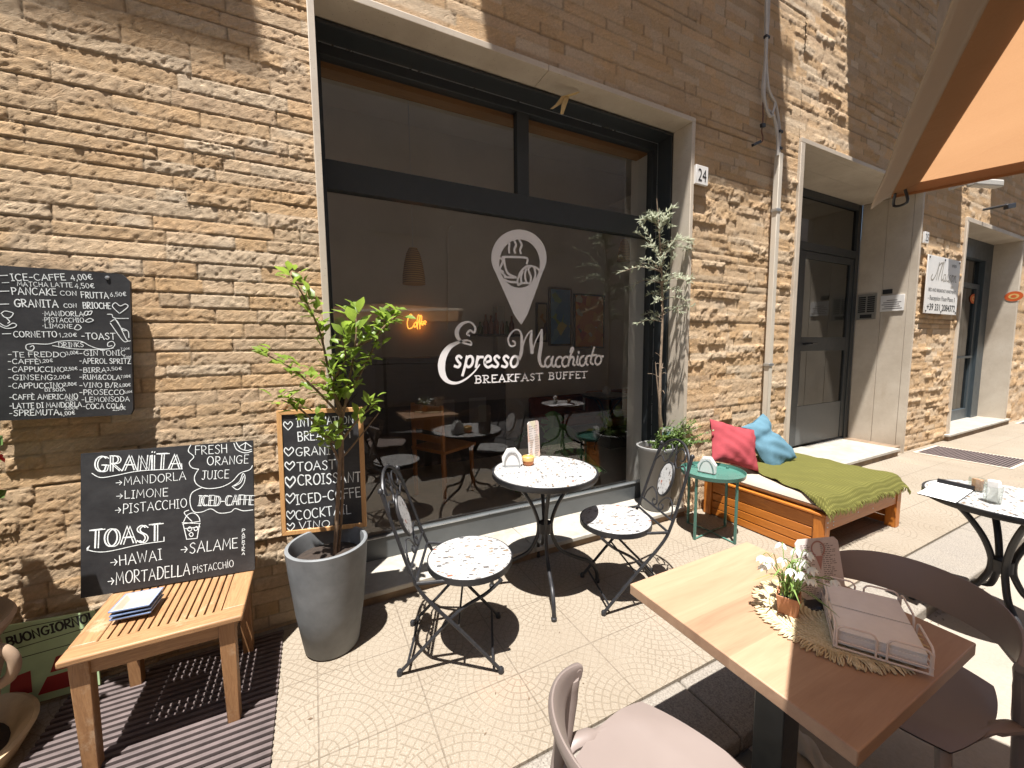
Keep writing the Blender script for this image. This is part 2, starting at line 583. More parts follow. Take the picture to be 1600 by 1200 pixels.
def vn(x, y, seed):
    xi = np.floor(x); yi = np.floor(y); fx = x - xi; fy = y - yi
    fx = fx * fx * (3 - 2 * fx); fy = fy * fy * (3 - 2 * fy)
    def h(a, b):
        s = np.sin(a * 127.1 + b * 311.7 + seed * 74.7) * 43758.5453
        return s - np.floor(s)
    return (h(xi, yi) * (1 - fx) + h(xi + 1, yi) * fx) * (1 - fy) + (h(xi, yi + 1) * (1 - fx) + h(xi + 1, yi + 1) * fx) * fy

rs = np.random.RandomState(11)
ZC = np.concatenate([[-.4], -.4 + np.cumsum(rs.uniform(.052, .074, 110))])
EDG = []
for c in range(len(ZC)):
    e = -4 + rs.uniform(0, .3) + np.cumsum(rs.choice([.12, .18, .26, .34, .42], 90) * rs.uniform(.85, 1.15, 90))
    EDG.append(e)
NS = 100
P_off = rs.uniform(0, 1, (len(ZC), NS)); P_tx = rs.uniform(-1, 1, (len(ZC), NS)); P_tz = rs.uniform(-1, 1, (len(ZC), NS))
P_r = rs.uniform(0, 1, (len(ZC), NS)); P_a = rs.uniform(.35, 1.15, (len(ZC), NS)); P_t = rs.uniform(0, 1, (len(ZC), NS)); P_t2 = rs.uniform(0, 1, (len(ZC), NS))
PAL = np.array([1.04, .945, .82]) * np.array([(.68, .50, .325), (.70, .53, .355), (.65, .475, .30), (.71, .565, .41), (.63, .485, .345), (.73, .62, .49), (.66, .525, .385), (.69, .50, .31)])

def sstep(a, b, x):
    t = np.clip((x - a) / (b - a), 0, 1); return t * t * (3 - 2 * t)

def wall_height(X, Z, rough_k):
    ci = np.clip(np.searchsorted(ZC, Z) - 1, 0, len(ZC) - 2)
    H = np.zeros_like(X); T = np.zeros(X.shape + (3,))
    for c in np.unique(ci):
        msk = ci == c
        x = X[msk]; z = Z[msk]; rk_ = rough_k[msk]
        e = EDG[c]
        si = np.clip(np.searchsorted(e, x) - 1, 0, NS - 12)
        x0 = e[si]; x1 = e[si + 1]; z0, z1 = ZC[c], ZC[c + 1]
        off = P_off[c, si]; r = P_r[c, si]; a = P_a[c, si]; sd_ = (c * 131 + si * 17) % 97
        rr = np.where(r > .82, 1.0, np.where(r > .55, .45, .14)) * rk_
        u = x * np.cos(a) + z * np.sin(a); v = -x * np.sin(a) + z * np.cos(a)
        wx = vn(x * 9, z * 9, 5.0) * .06
        n1 = vn((u + wx) * 12 + sd_, (v + wx) * 30, 1.0)
        n2 = vn(u * 38 + sd_, v * 85, 2.0)
        n3 = vn(x * 60, z * 60, 3.0)
        t = n1 * 4
        ter = (np.floor(t) + sstep(.55, .95, t - np.floor(t))) / 4
        rid = (1 - np.abs(2 * n2 - 1)) ** 2
        n4 = vn((u + wx) * 30 + sd_, v * 150, 4.0); rid = rid + .5 * (1 - np.abs(2 * n4 - 1)) ** 2
        h = (.0040 * off + .006 * P_tx[c, si] * (x - (x0 + x1) / 2) / (x1 - x0) * (.3 + rr) + .004 * P_tz[c, si] * (z - (z0 + z1) / 2) / (z1 - z0)) * (.35 + .65 * rk_)
        h = h + rr * (.013 * ter + .0065 * rid) + .0012 * n3 + (.0014 * rid + .0015 * n3) * (rk_ > 0) + .002 * (vn(x * 14, z * 14, 8.0) - .5)
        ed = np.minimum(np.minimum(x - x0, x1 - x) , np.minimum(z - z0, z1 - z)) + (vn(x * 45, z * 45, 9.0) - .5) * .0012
        h = h - .005 * (1 - sstep(0, .0042, ed))
        chip = sstep(.70, .78, vn(x * 16, z * 22, 12.0)) * (1 - sstep(0, .018, ed))
        h = h - .003 * chip * rr
        H[msk] = h
        col = PAL[(P_t[c, si] * len(PAL)).astype(int) % len(PAL)] * (.9 + .2 * P_t2[c, si])[:, None]
        pale = sstep(.62, .8, vn(x * 6 + 3, z * 10, 21.0))[:, None] * (P_t2[c, si] > .8)[:, None]
        col = col * (1 - .5 * pale) + np.array((.72, .61, .47)) * .5 * pale
        ochre = sstep(.5, .8, vn(x * 1.3, z * 1.3, 31.0))[:, None]
        col = col * (1 - .35 * ochre) + np.array((.58, .39, .21)) * .35 * ochre
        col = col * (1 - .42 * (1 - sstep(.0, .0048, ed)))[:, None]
        T[msk] = col
    return H, T

WV = []; WF = []; WC = []
nv_ = 0
def wall_panel(x0, x1, z0, z1, res, rough_fn):
    global nv_
    nx = max(2, int(round((x1 - x0) / res))); nz = max(2, int(round((z1 - z0) / res)))
    X, Z = np.meshgrid(np.linspace(x0, x1, nx + 1), np.linspace(z0, z1, nz + 1))
    X = X.ravel(); Z = Z.ravel()
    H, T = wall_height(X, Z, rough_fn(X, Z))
    WV.append(np.stack([X, YW + .022 - H, Z], 1)); WC.append(T)
    i = np.arange(nx)[None, :] + (np.arange(nz) * (nx + 1))[:, None]
    i = i.ravel() + nv_
    WF.append(np.stack([i, i + 1, i + nx + 2, i + nx + 1], 1))
    nv_ += len(X)

left_r = lambda X, Z: .30 + .35 * sstep(1.7, .5, Z)
right_r = lambda X, Z: np.where(Z > 3.0, .4, .9)
wall_panel(-2.0, .062, -.05, 3.5, .006, left_r)
wall_panel(-2.6, -2.0, -.05, 3.5, .02, left_r)
wall_panel(.062, 2.772, 3.216, 5.4, .013, lambda X, Z: .35 + 0 * X)
wall_panel(-2.6, .062, 3.5, 5.4, .02, left_r)
wall_panel(2.772, 4.212, -.05, 5.4, .012, right_r)
wall_panel(4.212, 6.935, 3.345, 5.6, .015, lambda X, Z: 1.0 + 0 * X)
wall_panel(6.935, 8.37, -.05, 4.6, .016, lambda X, Z: np.where(Z > 2.8, .7, 1.2))
wall_panel(8.37, 10.93, 3.22, 4.6, .025, lambda X, Z: 1.0 + 0 * X)
wall_panel(10.93, 15.0, -.05, 4.6, .035, lambda X, Z: 1.2 + 0 * X)
V = np.concatenate(WV); F = np.concatenate(WF); T = np.concatenate(WC)
me = D.meshes.new('stone_wall')
me.vertices.add(len(V)); me.vertices.foreach_set('co', (V - np.array([0, YW, 0])).ravel())
me.loops.add(F.size); me.loops.foreach_set('vertex_index', F.ravel())
me.polygons.add(len(F)); me.polygons.foreach_set('loop_start', np.arange(len(F)) * 4); me.polygons.foreach_set('loop_total', np.full(len(F), 4))
me.update(); me.validate()
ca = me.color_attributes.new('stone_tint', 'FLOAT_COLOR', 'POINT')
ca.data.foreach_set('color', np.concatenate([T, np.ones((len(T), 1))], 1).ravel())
me.materials.append(STONE)
o = D.objects.new('stone_wall', me); COL.objects.link(o); o.parent = bld
# plain masonry behind and above the stone facing (out of the picture's frame)
core = MB()
core.span((-8, 2.33, -.3), (.06, 2.9, 9.6)).span((.06, 2.33, 3.25), (2.772, 2.9, 9.6)).span((2.772, 2.33, -.3), (4.212, 2.9, 9.6))
core.span((4.212, 2.33, 3.40), (6.935, 2.9, 9.6)).span((6.935, 2.33, -.3), (8.37, 2.9, 9.6)).span((8.37, 2.33, 3.25), (10.93, 2.9, 9.6)).span((10.93, 2.33, -.3), (30, 2.9, 9.6))
part('masonry', core, m_plain('plain_masonry', (.42, .31, .2), .9, .2, 3), bld, smooth=0)
# balconies high above the frame: they throw the shadows on the facade
ZB = 2.83 + 1.0 / .21
k = .185 * (ZB - 2.83)
for a, b in ((-6.2, -.148 - k), (1.086 - k, 4.07 - k), (5.23 - k, 8.25 - k), (9.40 - k, 12.4 - k)):
    bal = part('balcony', MB().span((a, YW - 1.0, ZB), (b, YW + .05, ZB + .18)), PLASTER, bld, smooth=0)
    rl = MB()
    for q in np.arange(a + .05, b, .13): rl.bar((q, YW - .96, ZB + .18), (q, YW - .96, ZB + 1.1), .016, .016)
    rl.bar((a, YW - .96, ZB + 1.1), (b, YW - .96, ZB + 1.1), .04, .04)
    part('railing', rl, IRON, bal, smooth=0)

# shop surround in travertine
sur = MB()
sur.span((.062, 2.272, .08), (.094, 2.455, 3.216))
sur.span((2.736, 2.272, .08), (2.772, 2.455, 3.216))
part('window_jamb', MB().span((.062, 2.272, .0), (.094, 2.455, 3.18)), TRAV, bld, bevel=.003)
part('window_jamb', MB().span((2.736, 2.272, .0), (2.772, 2.455, 3.18)), TRAV, bld, bevel=.003)
lin = MB()
lin.span((.062, 2.272, 3.18), (1.42, 2.455, 3.216)).span((1.423, 2.272, 3.1805), (2.772, 2.455, 3.2155))
part('window_lintel', lin, TRAV, bld, bevel=.003)
sl = MB().span((.06, 2.250, .048), (1.30, 2.615, .080)).span((1.303, 2.250, .0485), (2.775, 2.615, .0795))
sill = part('window_sill', sl, MARBLE, bld, bevel=.006)
part('sill_riser', MB().span((.06, 2.268, -.02), (2.775, 2.60, .048)), RISER, bld, smooth=0)

# dark shop window frame
fr = MB()
fr.span((.094, 2.455, 3.158), (2.736, 2.600, 3.178)).span((2.716, 2.455, .08), (2.734, 2.600, 3.158)).span((.096, 2.455, .08), (.104, 2.600, 3.158))
fr.span((.104, 2.600, 3.095), (2.716, 2.665, 3.158)).span((2.66, 2.600, .2305), (2.716, 2.665, 3.095)).span((.104, 2.600, .2305), (.127, 2.665, 3.095))
fr.span((.127, 2.602, 2.372), (2.66, 2.663, 2.535))
fr.span((1.368, 2.603, 2.535), (1.462, 2.662, 3.095))
wf = part('window_frame', fr, FRAME, bld, bevel=.002)
lo = part('bottom_panel', MB().span((.104, 2.598, .081), (2.716, 2.660, .224)), PANELGREY, wf, bevel=.002)
bead = MB().span((.127, 2.592, .2245), (2.66, 2.612, .2300)).span((.104, 2.5965, 3.152), (2.716, 2.5995, 3.1565)).span((2.712, 2.5965, .24), (2.7155, 2.5995, 3.15))
part('bead', bead, ALU, wf, smooth=0)
YG = 2.640
for nm, a, b in (('glass_pane', (.120, 2.53), (1.372, 3.10)), ('glass_pane', (1.458, 2.53), (2.668, 3.10)), ('glass_pane', (.120, .226), (2.668, 2.378))):
    part(nm, MB().quad((a[0], YG, a[1]), (b[0], YG, a[1]), (b[0], YG, b[1]), (a[0], YG, b[1])), GLASS, wf, smooth=0)

# window lettering in white vinyl, on the street side of the glass (drawn in a local frame of the sheet, 1457 x 1200 units)
_a = at(640, 340, Y=YG - .003)
def logo_pt(cx, cy):
    p = at(640 + cx / 4.2853, 340 + cy / 4.2853, Y=YG - .003)
    return (p.x, p.z)
LO, LU, LVv = Vector((0, YG - .003, 0)), Vector((1, 0, 0)), Vector((0, 0, 1))
UNIT = (logo_pt(900, 600)[0] - logo_pt(500, 600)[0]) / 400
lm = MB()
_lift = [0]
def stroke(pts, wd, smooth=True):
    P = cat_rom(pts, 9) if smooth else pts
    P = [logo_pt(*p) for p in P]
    if isinstance(wd, (list, tuple)):
        xs = np.linspace(0, 1, len(wd)); W = list(np.interp(np.linspace(0, 1, len(P)), xs, wd) * UNIT)
    else: W = wd * UNIT
    _lift[0] = (_lift[0] + 1) % 12
    lm.ribbon(P, W, LO, LU, LVv, .0001 + _lift[0] * .00012)
# pin
NP = 72
outer = []; inner = []
for i in range(NP):
    a = 2 * PI * i / NP
    dx, dy = math.sin(a), -math.cos(a)
    if dy < .46:
        p = (732 + 185 * dx, 268 + 188 * dy)
    else:
        # straight flanks down to the rounded tip
        t = (abs(dx) / .888)
        p = (732 + (18 + 146 * t) * (1 if dx > 0 else -1) * min(1, t * 8) + (1 - t) * 15, 716 - (716 - 352) * t ** 1.0)
    outer.append(logo_pt(*p)); inner.append(logo_pt(736 + 136 * dx, 308 + 162 * dy))
lm.add([LO + LU * p[0] + LVv * p[1] for p in outer + inner], [(i, (i + 1) % NP, NP + (i + 1) % NP, NP + i) for i in range(NP)])
for q in ([(655, 150), (668, 180), (664, 212), (668, 234)], [(695, 146), (712, 182), (701, 212), (706, 236)], [(735, 150), (751, 185), (739, 215), (745, 238)],
          [(622, 264), (700, 264), (784, 272), (784, 308)], [(630, 268), (640, 330), (660, 375), (712, 400)], [(600, 268), (624, 290), (604, 345), (626, 362)],
          [(635, 399), (675, 400), (712, 401)], [(636, 418), (670, 430), (710, 433)], [(600, 342), (622, 372), (642, 392)],
          [(728, 452), (722, 420), (752, 352), (802, 324), (858, 342), (870, 366)], [(757, 360), (745, 400), (750, 440)], [(780, 345), (772, 385), (782, 436)],
          [(805, 330), (795, 350), (812, 395), (808, 438)], [(836, 340), (842, 385), (822, 440)], [(728, 450), (760, 438), (825, 442)]):
    stroke(q, 13)
# script
stroke([(402, 792), (385, 778), (405, 754), (430, 770), (440, 745), (425, 714), (390, 698), (345, 716), (318, 755), (320, 796), (348, 832), (388, 846), (412, 850), (408, 830), (378, 822), (325, 836), (268, 866), (230, 920), (214, 985), (222, 1050), (255, 1095), (310, 1108), (370, 1085), (430, 1035), (468, 985)],
       [8, 14, 10, 12, 14, 11, 10, 20, 26, 24, 12, 10, 12, 8, 10, 16, 28, 38, 42, 36, 22, 14, 11, 9, 8])
W = 15
def ell(cx, cy, rx, ry, a0=60, a1=425, n=14, sl=.16):
    return [(cx + rx * math.cos(math.radians(a0 + (a1 - a0) * i / n)) - sl * ry * math.sin(math.radians(a0 + (a1 - a0) * i / n)) * -1, cy - ry * math.sin(math.radians(a0 + (a1 - a0) * i / n))) for i in range(n + 1)]
def ess(x): return [(x + 44, 938), (x + 28, 926), (x + 12, 940), (x + 22, 962), (x + 36, 980), (x + 24, 1000), (x, 994)]
for q in (ess(302), [(384, 930), (372, 990), (354, 1056)], ell(400, 964, 23, 36, 140, -140), [(456, 930), (450, 966), (444, 1000)], [(450, 962), (466, 936), (490, 934)],
          [(506, 970), (540, 958), (540, 934), (522, 927), (504, 950), (504, 984), (524, 1002), (552, 990)], ess(556), ess(618), ell(702, 964, 24, 36), [(716, 934), (736, 932)]):
    stroke(q, W)
stroke([(690, 826), (706, 838), (700, 858), (672, 856), (660, 815), (682, 770), (718, 750), (745, 772), (752, 830), (748, 900), (735, 948)], [12, 14, 10, 10, 12, 10, 9, 12, 22, 24, 14])
stroke([(748, 900), (770, 822), (795, 775), (818, 756)], [10, 9, 9, 9])
stroke([(818, 758), (812, 820), (820, 902)], [12, 22, 24])
stroke([(820, 902), (846, 822), (884, 752)], [10, 9, 10])
stroke([(884, 752), (880, 850), (868, 938), (880, 990), (906, 996)], [14, 25, 25, 16, 10])
W = 14
for q in (ell(928, 966, 21, 33), [(960, 932), (951, 976), (962, 997), (974, 988)], ell(1000, 966, 22, 33, 50, 300), ell(1044, 964, 22, 33, 50, 300),
          [(1062, 990), (1076, 925), (1096, 882), (1086, 872), (1076, 900)], [(1066, 965), (1086, 932), (1100, 944), (1094, 980), (1106, 988)], [(1126, 930), (1119, 972), (1130, 986)], [(1131, 900), (1132, 908)],
          ell(1158, 960, 20, 32), [(1190, 926), (1181, 970), (1192, 986)], [(1236, 868), (1218, 930), (1211, 968), (1228, 982)], [(1198, 926), (1248, 920)], ell(1262, 954, 20, 30), [(1276, 930), (1296, 930)]):
    stroke(q, W)
# ------------------------------------------------------------------ hand drawn capitals, as single strokes
def arc(cx, cy, rx, ry, a0, a1, n=10):
    return [(cx + rx * math.cos(math.radians(a0 + (a1 - a0) * i / n)), cy + ry * math.sin(math.radians(a0 + (a1 - a0) * i / n))) for i in range(n + 1)]
G = {
 'A': (.78, [[(0, 0), (.38, 1), (.78, 0)], [(.16, .36), (.64, .36)]]),
 'B': (.62, [[(.04, 0), (.04, 1)], [(.04, 1)] + arc(.3, .77, .26, .23, 85, -85, 8) + [(.06, .54)], [(.06, .54)] + arc(.32, .27, .30, .27, 85, -85, 8) + [(.04, 0)]]),
 'C': (.70, [arc(.40, .5, .40, .5, 50, 310, 14)]),
 'D': (.72, [[(.04, 0), (.04, 1)], [(.0, 1), (.2, 1)] + arc(.22, .5, .48, .5, 85, -85, 12) + [(.0, 0)]]),
 'E': (.56, [[(.56, 1), (.04, 1), (.04, 0), (.56, 0)], [(.04, .52), (.46, .52)]]),
 'F': (.56, [[(.04, 0), (.04, 1), (.58, 1)], [(.0, .55), (.5, .55)]]),
 'G': (.78, [arc(.42, .5, .42, .5, 48, 300, 13) + [(.74, .42), (.46, .42)]]),
 'H': (.68, [[(.04, 0), (.04, 1)], [(.64, 0), (.64, 1)], [(.04, .52), (.64, .52)]]),
 'I': (.34, [[(.17, 0), (.17, 1)], [(.0, 1), (.34, 1)], [(.0, 0), (.34, 0)]]),
 'J': (.52, [[(.34, 1), (.34, .2)] + arc(.17, .2, .17, .2, 0, -150, 6), [(.06, 1), (.56, 1)]]),
 'K': (.62, [[(.04, 0), (.04, 1)], [(.58, 1), (.06, .42), (.62, 0)]]),
 'L': (.52, [[(.04, 1), (.04, 0), (.54, .02)]]),
 'M': (.86, [[(.02, 0), (.1, 1), (.43, .3), (.76, 1), (.84, 0)]]),
 'N': (.70, [[(.04, 0), (.06, 1), (.62, 0), (.66, 1)]]),
 'O': (.78, [arc(.39, .5, .38, .5, 95, 455, 16)]),
 'P': (.58, [[(.04, 0), (.04, 1)], [(.0, 1), (.2, 1)] + arc(.28, .74, .30, .26, 80, -90, 8) + [(.04, .46)]]),
 'Q': (.78, [arc(.39, .5, .38, .5, 95, 455, 16), [(.45, .25), (.78, -.08)]]),
 'R': (.64, [[(.04, 0), (.04, 1)], [(.0, 1), (.2, 1)] + arc(.28, .75, .28, .25, 80, -90, 8) + [(.08, .5), (.64, 0)]]),
 'S': (.58, [cat_rom([(.54, .86), (.34, 1), (.08, .86), (.1, .66), (.44, .44), (.52, .2), (.3, 0), (.02, .14)], 4)]),
 'T': (.66, [[(.33, 0), (.33, 1)], [(-.02, .98), (.68, 1)]]),
 'U': (.66, [[(.04, 1), (.04, .3)] + arc(.33, .3, .29, .3, 180, 360, 8) + [(.62, 1)]]),
 'V': (.68, [[(0, 1), (.34, 0), (.68, 1)]]),
 'W': (.96, [[(0, 1), (.22, 0), (.48, .8), (.72, 0), (.96, 1)]]),
 'X': (.64, [[(0, 1), (.64, 0)], [(.62, 1), (0, 0)]]),
 'Y': (.64, [[(0, 1), (.32, .5), (.64, 1)], [(.32, .5), (.32, 0)]]),
 'Z': (.62, [[(.02, 1), (.6, 1), (.0, 0), (.64, 0)], [(.12, .5), (.5, .5)]]),
 '0': (.56, [arc(.28, .5, .26, .5, 95, 455, 14)]), '1': (.34, [[(.02, .75), (.22, 1), (.22, 0)]]),
 '2': (.54, [arc(.27, .74, .25, .26, 160, -30, 8) + [(.02, 0), (.56, 0)]]), '3': (.5, [arc(.24, .75, .22, .25, 150, -80, 7) + arc(.24, .26, .25, .26, 80, -150, 8)]),
 '4': (.58, [[(.42, 0), (.42, 1), (.02, .34), (.58, .34)]]), '5': (.54, [[(.5, 1), (.1, 1), (.06, .58)] + arc(.26, .3, .26, .3, 110, -140, 9)]),
 '6': (.54, [[(.44, 1), (.14, .6)] + arc(.28, .28, .25, .28, 160, 520, 12)]), '7': (.54, [[(.02, 1), (.54, 1), (.18, 0)]]),
 '8': (.52, [arc(.26, .76, .2, .24, 90, 450, 10), arc(.26, .27, .25, .27, 90, 450, 11)]), '9': (.54, [arc(.26, .7, .24, .29, 0, 360, 12), [(.5, .72), (.42, 0)]]),
 '€': (.66, [arc(.42, .5, .32, .48, 50, 310, 12), [(0, .6), (.5, .6)], [(0, .4), (.46, .4)]]),
 '-': (.46, [[(.04, .46), (.42, .46)]]), ',': (.16, [[(.12, .1), (.04, -.16)]]), '.': (.14, [[(.06, .0), (.08, .06)]]), '·': (.2, [[(.08, .48), (.12, .52)]]),
 '/': (.46, [[(0, -.05), (.46, 1.05)]]), '&': (.74, [cat_rom([(.72, 0), (.2, .7), (.3, 1), (.5, .84), (.06, .3), (.26, 0), (.7, .42)], 4)]),
 '!': (.2, [[(.1, 1), (.1, .3)], [(.1, .0), (.1, .06)]]), "'": (.14, [[(.08, 1.05), (.05, .8)]]), '>': (.7, [[(0, .4), (.62, .4)], [(.38, .66), (.64, .4), (.38, .12)]]),
 'È': (.56, [[(.56, 1), (.04, 1), (.04, 0), (.56, 0)], [(.04, .52), (.46, .52)], [(.16, 1.34), (.34, 1.14)]]),
 'i': (.2, [[(.1, 0), (.1, 1)], [(.09, 1.2), (.12, 1.26)]]),
 '♥': (1.05, [cat_rom([(.5, .02), (.06, .58), (.2, .96), (.5, .68), (.8, .98), (1.0, .6), (.5, .02)], 4)]),
 ' ': (.38, []),
}
rt = random.Random(21)
def write(mb, text, p0, p1, hgt, o, u, v, wd=.10, jit=.05, lift0=.0004, serif=False, dbl=False, gap=.20):
    """p0,p1: plane coordinates of the two ends of the baseline"""
    adv = []
    for i, ch in enumerate(text): adv.append(G[ch][0] + (gap if ch != ' ' else 0))
    tot = sum(adv) - gap
    L = math.hypot(p1[0] - p0[0], p1[1] - p0[1]); dx, dy = (p1[0] - p0[0]) / L, (p1[1] - p0[1]) / L
    sx = L / tot
    xx = 0.0
    for ch, ad in zip(text, adv):
        k = rt.uniform(1 - jit, 1 + jit); tl = rt.uniform(-jit, jit); oy = rt.uniform(-jit, jit) * hgt * .8
        for st in G[ch][1]:
            P = [(a + tl * b, b * k) for a, b in st]
            q = [(p0[0] + dx * (xx + a) * sx - dy * b * hgt, p0[1] + dy * (xx + a) * sx + dx * b * hgt + oy) for a, b in P]
            _lift[0] = (_lift[0] + 1) % 12
            mb.ribbon(q, wd * hgt * rt.uniform(.85, 1.15), o, u, v, lift0 + _lift[0] * .00008)
            if dbl:
                q2 = [(a + wd * hgt * 1.9, b - wd * hgt * .4) for a, b in q]
                _lift[0] = (_lift[0] + 1) % 12
                mb.ribbon(q2, wd * hgt * .8, o, u, v, lift0 + _lift[0] * .00008)
            if serif:
                for e in (P[0], P[-1]):
                    if e[1] < .1 or e[1] > .9:
                        yy = e[1]
                        s_ = [(e[0] - .17, yy), (e[0] + .17, yy)]
                        q = [(p0[0] + dx * (xx + a) * sx - dy * b * hgt, p0[1] + dy * (xx + a) * sx + dx * b * hgt) for a, b in s_]
                        _lift[0] = (_lift[0] + 1) % 12
                        mb.ribbon(q, wd * hgt * .8, o, u, v, lift0 + _lift[0] * .00008)
        xx += ad
a = logo_pt(444, 1108); b = logo_pt(920, 1084)
write(lm, 'BREAKFAST', logo_pt(444, 1108), logo_pt(884, 1087), 42 * UNIT, LO, LU, LVv, .17, .0, .0002, True, gap=.36)
write(lm, 'BUFFET', logo_pt(936, 1083), logo_pt(1182, 1072), 42 * UNIT, LO, LU, LVv, .17, .0, .0002, True, gap=.36)
part('window_lettering', lm, VINYL, wf, smooth=0)

# ------------------------------------------------------------------ the room behind the glass
ROOM = m_plain('room_wall', (.82, .77, .70), .9, .05, 3)
BY = 5.2
part('interior_wall', MB().quad((-1.2, BY, .1), (4.9, BY, .1), (4.9, BY, 4.2), (-1.2, BY, 4.2)).quad((-1.2, 2.9, .1), (-1.2, BY, .1), (-1.2, BY, 4.2), (-1.2, 2.9, 4.2)).quad((4.9, 3.01, .1), (4.9, BY, .1), (4.9, BY, 4.2), (4.9, 3.01, 4.2)).quad((4.1, 3.01, .1), (4.9, 3.01, .1), (4.9, 3.01, 4.2), (4.1, 3.01, 4.2)), ROOM, bld, smooth=0)
part('interior_ceiling', MB().span((-1.2, 2.9, 4.2), (4.9, BY, 4.3)), ROOM, bld, smooth=0)
part('interior_floor', MB().span((-1.2, 2.665, .0), (4.15, BY, .1)).span((4.15, 3.02, .0), (4.9, BY, .1)), m_plain('brown_floor_tile', (.26, .20, .15), .5, .2, 6), bld, smooth=0)
part('interior_reveal', MB().span((2.69, 2.667, .1), (2.95, 2.885, 3.13)).span((-.2, 2.667, .1), (.10, 2.885, 3.13)), m_plain('white_reveal', (.55, .53, .5), .8, .05, 4), bld, smooth=0)
part('interior_lintel', MB().span((-.2, 2.667, 3.10), (2.95, 2.825, 3.3)), m_wood('orange_lintel_wood', (.20, .09, .03), (.32, .15, .05), 0), bld, smooth=0)

# ------------------------------------------------------------------ doorway 25
DX0, DX1, DY = 4.276, 6.90, 2.885
part('doorway_jamb', MB().span((4.212, 2.270, .0), (4.276, 2.88, 3.345)), TRAV, bld, bevel=.003)
rv = MB()
for y0, y1 in ((2.268, 2.350), (2.3525, 2.61), (2.6125, 2.88)):
    rv.span((6.90 + (y0 > 2.27) * .0015, y0, .0), (6.935, y1, 3.34))
part('doorway_jamb', rv, TRAV, bld, bevel=.002)
sf = MB()
sf.span((4.212, 2.269, 3.346), (6.935, 2.345, 3.385))
for xx0, xx1 in ((4.276, 4.95), (4.953, 6.9)):
    for y0, y1 in ((2.348, 2.60), (2.603, 2.90)): sf.span((xx0, y0, 3.347), (xx1, y1, 3.384))
part('doorway_lintel', sf, TRAV, bld, bevel=.002)
part('doorway_step', MB().span((4.20, 2.225, .068), (6.70, 2.235 + .655, .10)), MARBLE, bld, bevel=.004)
part('step_riser', MB().span((4.21, 2.243, -.02), (6.68, 2.88, .067)).span((6.68, 2.3, -.02), (6.934, 2.88, .094)), RISER, bld, smooth=0)
df = MB()
DZ = 3.345
df.span((4.28, DY, .1), (4.36, DY + .06, DZ)).span((6.80, DY, .1), (6.898, DY + .06, DZ)).span((4.36, DY, 3.262), (6.80, DY + .06, DZ)).span((4.36, DY, 2.62), (6.80, DY + .06, 2.72)).span((5.40, DY + .001, .1), (5.50, DY + .06, 2.62))
dfo = part('door_frame', df, FRAME, bld, bevel=.003)
lf = MB()
lf.span((5.505, DY + .012, .12), (5.60, DY + .055, 2.615)).span((6.70, DY + .012, .12), (6.795, DY + .055, 2.615)).span((5.60, DY + .012, 2.53), (6.70, DY + .055, 2.615))
lf.span((5.60, DY + .012, 1.36), (6.70, DY + .055, 1.54))
leaf_ = part('door_leaf', lf, FRAME, bld, bevel=.003)
part('kick_panel', MB().span((5.60, DY + .02, .12), (6.70, DY + .05, .64)), PANELGREY, leaf_, bevel=.003)
hd = MB().tube([(5.66, DY + .012, 1.45), (5.66, DY - .04, 1.45)], .012, 10).lathe([(.0, -.012), (.022, -.008), (.028, 0), (.022, .008), (0, .012)], (5.66, DY - .05, 1.45), 14)
hd.tube([(5.74, DY + .012, 1.46), (5.74, DY - .05, 1.46), (5.86, DY - .05, 1.46)], .011, 8)
part('door_handle', hd, IRON, leaf_)
DG = m_glass('door_glass', (.35, .36, .35), 1.3)
for z0, z1 in ((.64, 1.36), (1.54, 2.53)):
    part('door_glass', MB().quad((5.60, DY + .03, z0), (6.70, DY + .03, z0), (6.70, DY + .03, z1), (5.60, DY + .03, z1)), DG, leaf_, smooth=0)
part('transom_glass', MB().quad((4.36, DY + .03, 2.72), (6.80, DY + .03, 2.72), (6.80, DY + .03, 3.262), (4.36, DY + .03, 3.262)), DG, dfo, smooth=0)
part('side_light', MB().quad((4.36, DY + .03, .12), (5.40, DY + .03, .12), (5.40, DY + .03, 2.62), (4.36, DY + .03, 2.62)), DG, dfo, smooth=0)
part('hallway', MB().quad((4.95, 5, .09), (7.0, 5, .09), (7.0, 5, 3.6), (4.95, 5, 3.6)).quad((4.2, 2.95, .09), (7.0, 2.95, .09), (7.0, 5, .09), (4.2, 5, .09)).quad((7.0, 2.95, .09), (7.0, 5, .09), (7.0, 5, 3.6), (7.0, 2.95, 3.6)).quad((4.2, 2.95, 3.6), (7.0, 2.95, 3.6), (7.0, 5, 3.6), (4.2, 5, 3.6)).quad((4.95, 2.99, .09), (4.95, 5, .09), (4.95, 5, 3.6), (4.95, 2.99, 3.6)).quad((4.2, 2.985, .09), (4.95, 2.985, .09), (4.95, 2.985, 3.6), (4.2, 2.985, 3.6)), ROOM, bld, smooth=0)

